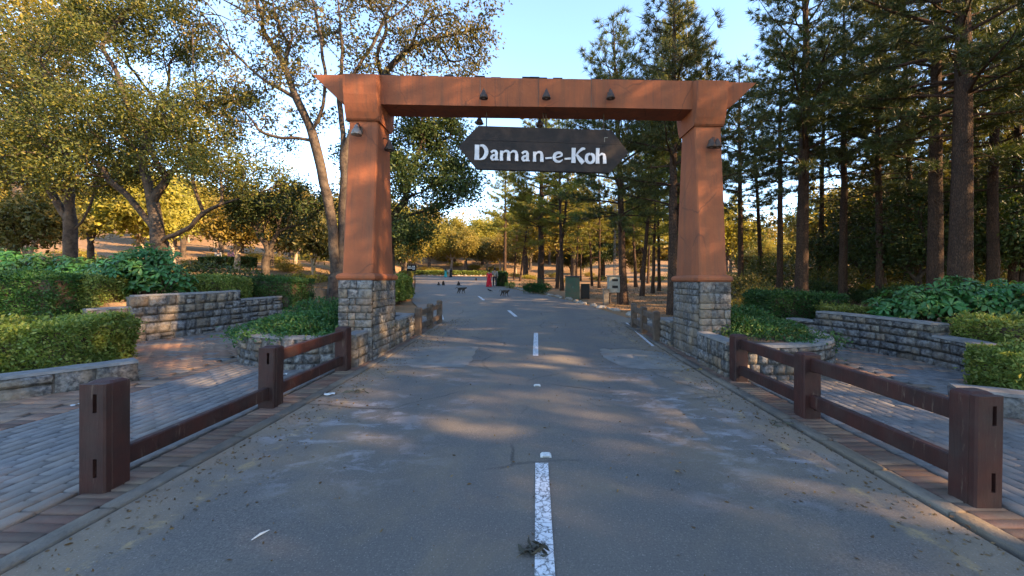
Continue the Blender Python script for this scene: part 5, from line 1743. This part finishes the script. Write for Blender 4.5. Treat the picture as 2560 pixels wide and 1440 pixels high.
while s < d[-1]:
    x, y, an = at_s(P, d, s)
    sz = r_.uniform(.16, .42)
    x += r_.uniform(-.05, .35)
    o = bpy.data.objects.new('edge_rock', r_.choice(RK)); COL.objects.link(o)
    o.location = (x, y, gz(x, y) + .03); o.rotation_euler = (r_.uniform(-.2, .2), r_.uniform(-.2, .2), r_.uniform(0, 6)); o.scale = (sz * 1.3, sz, sz * .9)
    tag(o, 'rough pale rock in the row edging the right side of the road', 'rock', 'rocks edging the road')
    s += sz * r_.uniform(1.1, 2.6) * (1.8 if y < 17 else 1)
for q in range(22):
    x = -25 + q * .8 + r_.uniform(-.2, .2); y = 86.2 + r_.uniform(-.2, .2); sz = r_.uniform(.35, .7)
    o = bpy.data.objects.new('edge_rock', r_.choice(RK)); COL.objects.link(o); o.location = (x, y, gz(x, y) + .1); o.scale = (sz * 1.3, sz, sz); o.rotation_euler = (0, 0, r_.uniform(0, 6))
    tag(o, 'pale stone below the long hedge at the far end of the road', 'rock', 'stones at the far road end')

# small black notice board
X = px(1028, 34); z = gz(X, 34)
nb_ = thing('notice_board', 'small black notice board with white lines of lettering above the roadside hedge', 'sign', (X, 34, z), R(4))
Geo().box((0, 0, 1.82), (.76, .05, .56), bev=.008).obj('panel', M['black'], nb_)
for xx in (-.3, .3): Geo().box((xx, .03, .8), (.05, .05, 1.6)).obj('post', M['iron'], nb_)
for row, (zz, hh, spans) in enumerate(((1.94, .085, [(-.27, -.19), (-.17, -.12), (-.10, -.05), (.05, .11), (.13, .20), (.22, .29)]), (1.80, .085, [(-.31, -.24), (-.22, -.16), (-.14, -.08), (-.06, .0), (.02, .07), (.10, .16), (.18, .24), (.26, .32)]), (1.68, .04, [(.10, .29)]))):
    for (a, b_) in spans:
        Geo().box(((a + b_) / 2, -.028, zz), (b_ - a, .004, hh)).obj('lettering', M['white'], nb_)

# clay pot shape, benches beyond the shrubs
X = px(158, 24); z = gz(X, 24)
pot = thing('clay_urn', 'large orange clay urn lit by the sun behind the left shrubs', 'urn', (X, 24, z))
M['clay'] = mat('clay', (.42, .20, .085), (.32, .15, .065), 4, .8, .2, 30)
Geo().lathe([(.30, 0), (.42, .3), (.50, .8), (.44, 1.2), (.36, 1.4), (.46, 1.5), (.46, 1.56), (.38, 1.56)], 18).obj('vessel', M['clay'], pot, True)

# ================================================================== PEOPLE
M['skin'] = mat('skin', (.33, .19, .125), (.29, .165, .11), 10, .6, 0)
M['hair'] = mat('hair', (.018, .014, .012), None, 10, .6, 0)
def cloth(n, c): 
    M[n] = mat(n, c, tuple(k * .7 for k in c), 9, .85, .2, 25); return M[n]
cloth('cloth_red', (.62, .018, .035)); cloth('cloth_grey', (.34, .31, .28)); cloth('cloth_dark', (.035, .035, .042)); cloth('cloth_teal', (.05, .42, .38)); cloth('cloth_black', (.012, .012, .014)); cloth('cloth_white', (.66, .64, .62)); cloth('cloth_pink', (.55, .25, .33))

def skin_obj(name, verts, edges, m, parent, sub=1, root=0):
    me = bpy.data.meshes.new(name)
    me.from_pydata([v[:3] for v in verts], edges, [])
    o = bpy.data.objects.new(name, me); COL.objects.link(o)
    md = o.modifiers.new('skin', 'SKIN'); md.use_smooth_shade = True
    for i, v in enumerate(verts):
        sv = me.skin_vertices[0].data[i]; sv.radius = (v[3], v[4] if len(v) > 4 else v[3]); sv.use_root = (i == root)
    s = o.modifiers.new('sub', 'SUBSURF'); s.levels = sub; s.render_levels = sub
    dg = bpy.context.evaluated_depsgraph_get()
    me2 = bpy.data.meshes.new_from_object(o.evaluated_get(dg))
    me2.name = name
    bpy.data.objects.remove(o, do_unlink=True)
    me2.materials.clear()
    return link(name, me2, m, parent)

def person(label, loc, rz, h, top, bottom, dress=None, scarf=None, stride=.14, arm=.1, hair='hair', hold=False):
    """standing figure facing -y; sizes for 1.7 m, scaled"""
    k = h / 1.7
    p = thing('person', label, 'person', loc, rz, None, k)
    V = [(0, 0, .95, .13, .10), (0, -.01, 1.15, .13, .10), (0, 0, 1.36, .155, .10), (0, 0, 1.46, .06, .055), (0, -.015, 1.53, .055, .055), (0, -.02, 1.60, .078, .092), (0, -.02, 1.68, .06, .075),
         (.10, 0, .90, .085), (.11, -stride * .4, .50, .06), (.11, -stride + .05, .09, .042), (.11, -stride - .10, .035, .04, .03),
         (-.10, 0, .90, .085), (-.11, stride * .2, .50, .06), (-.11, stride + .08, .09, .042), (-.11, stride - .06, .035, .04, .03),
         (.20, 0, 1.38, .055), (.24, .03, 1.12, .042), (.25, -arm, .90, .033), (.25, -arm - .05, .80, .036, .022),
         (-.20, 0, 1.38, .055), (-.24, .03, 1.12, .042), (-.25, arm * .6, .90, .033), (-.25, arm * .6 - .03, .80, .036, .022)]
    Ed = [(0, 1), (1, 2), (2, 3), (3, 4), (4, 5), (5, 6), (0, 7), (7, 8), (8, 9), (9, 10), (0, 11), (11, 12), (12, 13), (13, 14), (2, 15), (15, 16), (16, 17), (17, 18), (2, 19), (19, 20), (20, 21), (21, 22)]
    skin_obj('body', V, Ed, M['skin'], p, 2)
    # top
    T = [(0, 0, .93, .150, .118), (0, -.01, 1.15, .145, .115), (0, 0, 1.37, .168, .112), (0, 0, 1.45, .075, .068), (.20, 0, 1.385, .068), (.24, .03, 1.12, .056), (.25, -arm * .8, .95, .046), (-.20, 0, 1.385, .068), (-.24, .03, 1.12, .056), (-.25, arm * .5, .95, .046)]
    skin_obj('shirt', T, [(0, 1), (1, 2), (2, 3), (2, 4), (4, 5), (5, 6), (2, 7), (7, 8), (8, 9)], M[top], p, 2)
    if dress:
        Geo().lathe([(.31, .03), (.30, .10), (.255, .45), (.20, .80), (.165, 1.0), (.16, 1.12), (.175, 1.3)], 22, (0, .01, 0), .09, 9, .8).obj('dress', M[dress], p, True)
    else:
        B = [(0, 0, .97, .142, .112), (.10, 0, .88, .10), (.11, -stride * .4, .50, .078), (.11, -stride + .06, .08, .062), (-.10, 0, .88, .10), (-.11, stride * .2, .50, .078), (-.11, stride + .08, .08, .062)]
        skin_obj('trousers', B, [(0, 1), (1, 2), (2, 3), (0, 4), (4, 5), (5, 6)], M[bottom], p, 2)
    if scarf:
        Geo().lathe([(.20, 1.18), (.19, 1.30), (.15, 1.42), (.10, 1.49), (.105, 1.56), (.118, 1.64), (.10, 1.71), (.03, 1.75)], 18, (0, .015, 0), .05, 5).obj('headscarf', M[scarf], p, True)
    else:
        Geo().lathe([(.088, 1.55), (.098, 1.62), (.092, 1.69), (.06, 1.745), (.01, 1.76)], 16, (0, .012, 0)).obj('hair', M[hair], p, True)
        for sx in (-1, 1): Geo().lathe([(.004, -.03), (.018, 0), (.006, .03)], 6, (sx * .082, -.015, 1.60)).obj('ear', M['skin'], p)
    Geo().prism([(-.012, 1.575), (.012, 1.575), (.0, 1.615)], 'y', -.135, -.09).obj('nose', M['skin'], p)
    for sx in (-1, 1): Geo().lathe([(.004, -.008), (.011, 0), (.004, .008)], 6, (sx * .033, -.104, 1.62)).obj('eye', M['black'], p)
    Geo().box((0, -.104, 1.555), (.045, .012, .01)).obj('mouth', M['cloth_pink'], p)
    return p
def rz_(x, y): return road_z(x, y)
person('woman in a long red dress walking on the road beside a man', (-4.22, 37.6, rz_(-4.22, 37.6)), PI - .1, 1.60, 'cloth_red', None, 'cloth_red')
person('man in a pale grey shirt and dark trousers walking beside the woman in red', (-3.72, 37.9, rz_(-3.72, 37.9)), PI + .15, 1.78, 'cloth_grey', 'cloth_dark', stride=.2)
person('person in a teal tunic walking at the far end of the road', (-16.9, 76.5, rz_(-16.9, 76.5)), .3, 1.65, 'cloth_teal', None, 'cloth_teal', 'cloth_dark')
person('person in pale clothes half behind the one in teal', (-16.4, 77.2, rz_(-16.4, 77.2)), .1, 1.70, 'cloth_white', 'cloth_grey')
person('person in long black clothes at the far end of the road', (-15.8, 76.0, rz_(-15.8, 76.0)), -.2, 1.66, 'cloth_black', None, 'cloth_black', 'cloth_black')
for (u, Yp, c, lab) in ((545, 38.2, 'cloth_white', 'person in white behind the dark hedge on the slope'), (577, 38.4, 'cloth_pink', 'person in pink behind the dark hedge on the slope'), (372, 30, 'cloth_pink', 'person with a pink top glimpsed above the big-leaved shrub')):
    X = px(u, Yp); person(lab, (X, Yp, gz(X, Yp)), .4, 1.65, c, 'cloth_dark')

# ================================================================== MONKEYS AND BIRD
M['fur'] = mat('brown_fur', (.060, .045, .034), (.035, .027, .022), 30, .9, .5, 120)
def monkey(label, loc, rz, pose, s=1.0):
    """head towards -y"""
    m = thing('brown_monkey', label, 'monkey', loc, rz, 'monkeys on the road', s)
    if pose == 'walk':
        V = [(0, .20, .33, .075, .085), (0, .05, .35, .078, .09), (0, -.12, .34, .085, .10), (0, -.22, .37, .05), (0, -.29, .40, .058, .062), (0, -.35, .385, .034, .036),
             (.055, .19, .27, .052), (.06, .13, .17, .034), (.06, .22, .085, .023), (.06, .17, .016, .026, .016),
             (-.055, .23, .26, .052), (-.06, .22, .16, .034), (-.06, .32, .08, .023), (-.06, .28, .016, .026, .016),
             (.06, -.14, .26, .042), (.062, -.13, .15, .028), (.062, -.17, .06, .02), (.062, -.21, .014, .024, .014),
             (-.06, -.12, .26, .042), (-.062, -.03, .15, .028), (-.062, -.03, .06, .02), (-.062, -.07, .014, .024, .014),
             (0, .27, .36, .022), (0, .36, .42, .016), (0, .44, .38, .011), (0, .48, .28, .007)]
        Ed = [(0, 1), (1, 2), (2, 3), (3, 4), (4, 5), (0, 6), (6, 7), (7, 8), (8, 9), (0, 10), (10, 11), (11, 12), (12, 13), (2, 14), (14, 15), (15, 16), (16, 17), (2, 18), (18, 19), (19, 20), (20, 21), (0, 22), (22, 23), (23, 24), (24, 25)]
        head = (0, -.29, .40)
    else:
        V = [(0, .06, .09, .095, .085), (0, .05, .22, .09, .085), (0, .0, .33, .085, .075), (0, -.03, .39, .05), (0, -.06, .445, .06, .064), (0, -.115, .43, .034, .034),
             (.08, .0, .10, .052), (.10, -.12, .19, .036), (.09, -.10, .06, .024), (.09, -.18, .018, .026, .016),
             (-.08, .0, .10, .052), (-.10, -.12, .19, .036), (-.09, -.10, .06, .024), (-.09, -.18, .018, .026, .016),
             (.085, -.01, .33, .036), (.11, -.06, .23, .027), (.06, -.14, .22, .02), (.03, -.17, .25, .022),
             (-.085, -.01, .33, .036), (-.11, -.06, .23, .027), (-.08, -.16, .16, .02), (-.07, -.19, .12, .022),
             (0, .15, .05, .022), (.05, .26, .03, .015), (.12, .34, .02, .010)]
        Ed = [(0, 1), (1, 2), (2, 3), (3, 4), (4, 5), (0, 6), (6, 7), (7, 8), (8, 9), (0, 10), (10, 11), (11, 12), (12, 13), (2, 14), (14, 15), (15, 16), (16, 17), (2, 18), (18, 19), (19, 20), (20, 21), (0, 22), (22, 23), (23, 24)]
        head = (0, -.06, .445)
    skin_obj('body', V, Ed, M['fur'], m, 2)
    for sx in (-1, 1):
        Geo().lathe([(.004, -.02), (.018, 0), (.005, .02)], 8, (head[0] + sx * .058, head[1] + .01, head[2])).obj('ear', M['skin'], m)
    return m
def on_road(u, Yp): X = px(u, Yp); return (X, Yp, rz_(X, Yp))
monkey('dark monkey walking across the road towards the right', on_road(1155, 27.7), R(90 - 8), 'walk', 1.02)
monkey('brown monkey standing on all fours on the road near the verge bush', on_road(1263, 25.0), R(60), 'walk', .98)
monkey('monkey sitting alone in the middle of the road', on_road(1147, 39.5), R(-40), 'sit', .98)
monkey('larger of two monkeys sitting together on the road', on_road(1108, 40.0), R(30), 'sit', 1.02)
monkey('smaller of two monkeys sitting together on the road', on_road(1097, 40.2), R(-30), 'sit', .8)
monkey('small orange-brown monkey sitting far along the road', on_road(1190, 56.0), R(20), 'sit', .95)
bd = thing('bird', 'dark bird standing on the road between two monkeys', 'bird', on_road(1225, 29.5), R(-75))
skin_obj('body', [(0, .0, .14, .05, .055), (0, -.09, .17, .045), (0, -.15, .22, .03), (0, -.20, .215, .008), (0, .10, .11, .03), (0, .22, .07, .018, .008)], [(0, 1), (1, 2), (2, 3), (0, 4), (4, 5)], M['cloth_black'], bd, 2)
for sx in (-1, 1): Geo().tube([(sx * .025, 0, .1), (sx * .025, .0, .0), (sx * .025, -.04, .002)], .005, 4).obj('leg', M['black'], bd)

# ================================================================== ROAD STUDS AND LITTER
M['stud'] = mat('stud_white', (.66, .65, .62), (.45, .44, .42), 30, .5, .2)
for (x, y, lab) in ((.115, 3.60, 'white road stud at the near end of the nearest lane dash'), (.055, 5.9, 'white road stud midway to the gate')):
    st = thing('road_stud', lab, 'road stud', (x, y, road_z(x, y) + .002))
    Geo().prism([(-.05, 0), (.05, 0), (.034, .014), (-.034, .014)], 'y', -.04, .04).obj('body', M['stud'], st)
    Geo().box((0, -.042, .007), (.06, .004, .007)).obj('reflector', M['cab_cream'], st)

def dry_leaves(label, x, y, n, rad, L, W, seed, leaf='weed'):
    r2 = np.random.default_rng(seed)
    t = thing('fallen_leaves', label, 'leaf', (x, y, road_z(x, y) + .004))
    a = r2.uniform(0, 6.28, n)
    C = np.stack([r2.normal(0, rad, n), r2.normal(0, rad * .6, n), r2.uniform(.008, .035, n)], 1)
    D = np.stack([np.cos(a), np.sin(a), r2.normal(0, .25, n)], 1)
    V, F = leaf_cards(C, D, L, W, r2, .35)
    me = np_mesh('leaves', V, F); me.materials.append(LEAF[leaf]); link('leaves', me, None, t)
    g = Geo(); g.tube([(-rad, 0, .012), (0, .01, .025), (rad * 1.2, -.015, .012)], [.004, .004, .002], 5); g.obj('stalk', M['bark'], t)
LEAF['sprig'] = leaf_mat('sprig_leaf', (.055, .055, .04), (.10, .095, .07), (.13, .12, .09), .15)
dry_leaves('dropped sprig of grey-green leaves lying on the nearest white dash', .03, 2.32, 22, .045, .10, .022, 701, 'sprig')
dry_leaves('dark dried leaves by the left road edge near the fence', -2.42, 5.55, 14, .075, .12, .03, 702, 'sprig')
dry_leaves('dry leaves beside the nearest right fence bay', 2.75, 4.45, 10, .07, .11, .025, 703, 'sprig')
dry_leaves('small curled leaf scrap on the right lane', 1.19, 3.28, 6, .02, .05, .015, 704)
dry_leaves('few dry leaves under the right gate pier', 2.8, 7.0, 9, .16, .06, .03, 705)
tw = thing('twig', 'pale split twig lying on the left lane', 'twig', (-1.68, 2.47, road_z(-1.68, 2.47) + .004), R(68))
g = Geo(); g.tube([(-.055, 0, .008), (0, .003, .011), (.055, 0, .006)], [.003, .007, .0025], 6); g.obj('stem', M['stud'], tw)
def wrapper(label, x, y, s, rz):
    t = thing('wrapper', label, 'litter', (x, y, road_z(x, y) + .004), rz)
    r2 = np.random.default_rng(int(abs(x) * 100))
    V = []; F = []
    n = 4
    for j in range(n + 1):
        for i in range(n + 1):
            V.append(((i / n - .5) * s * 1.5, (j / n - .5) * s, r2.uniform(.004, .03)))
    for j in range(n):
        for i in range(n):
            a = j * (n + 1) + i; F.append((a, a + 1, a + n + 2, a + n + 1))
    link('sheet', np_mesh('sheet', V, np.array(F)), M['stud'], t)
wrapper('crumpled pale wrapper beside the left fence foot', -2.78, 5.46, .09, .4)
wrapper('small white paper scrap on the left forecourt paving', -5.65, 4.95, .07, 1.0)
wrapper('white paper scrap by the left planter wall', -4.05, 6.5, .05, .2)

# pebbles, dry leaves and dust crumbs along the road edges (nobody could count them)
r2 = np.random.default_rng(88)
n = 3600
sd = np.where(r2.random(n) < .5, -1, 1)
y = r2.uniform(1.8, 14, n); x = sd * (2.86 - np.abs(r2.normal(0, .35, n)))
x = np.where(r2.random(n) < .25, r2.uniform(-2.8, 2.8, n), x)
C = np.stack([x, y, np.array([road_z(a, b_) for a, b_ in zip(x, y)]) + .006], 1)
a = r2.uniform(0, 6.28, n)
V, F = leaf_cards(C, np.stack([np.cos(a), np.sin(a), r2.normal(0, .2, n)], 1), .026, .014, r2, .3, .7)
tag(link('leaf_litter', np_mesh('leaf_litter', V, F), LEAF['weed']), 'scattered leaf crumbs and grit along the road edges', 'leaf litter', kind='stuff')
# dry grass and fallen leaves on the terraces and verges
n = 26000
x = np.concatenate([r2.uniform(-26, -7.5, n // 2), r2.uniform(3.6, 26, n // 2)]); y = np.concatenate([r2.uniform(9, 42, n // 2), r2.uniform(9.5, 40, n // 2)])
xl = np.interp(y, RL_Y, RL_X); xr = np.interp(y, RR_Y, RR_X)
k = (x < xl - 1.2) | (x > xr + .5)
k &= ~((np.abs(x) < 8.9) & (y < 15.3) & (x < 0)) & ~((x < 7.9) & (y < 10.8) & (x > 0))
x, y = x[k], y[k]
C = np.stack([x, y, zg(x, y) + .05], 1)
D = r2.normal(size=C.shape) * .5 + np.array([0, 0, .7])
V, F = leaf_cards(C, D, .16, .022, r2)
tag(link('dry_grass', np_mesh('dry_grass', V, F), LEAF['weed']), 'sparse dry grass under the trees', 'grass', kind='stuff')
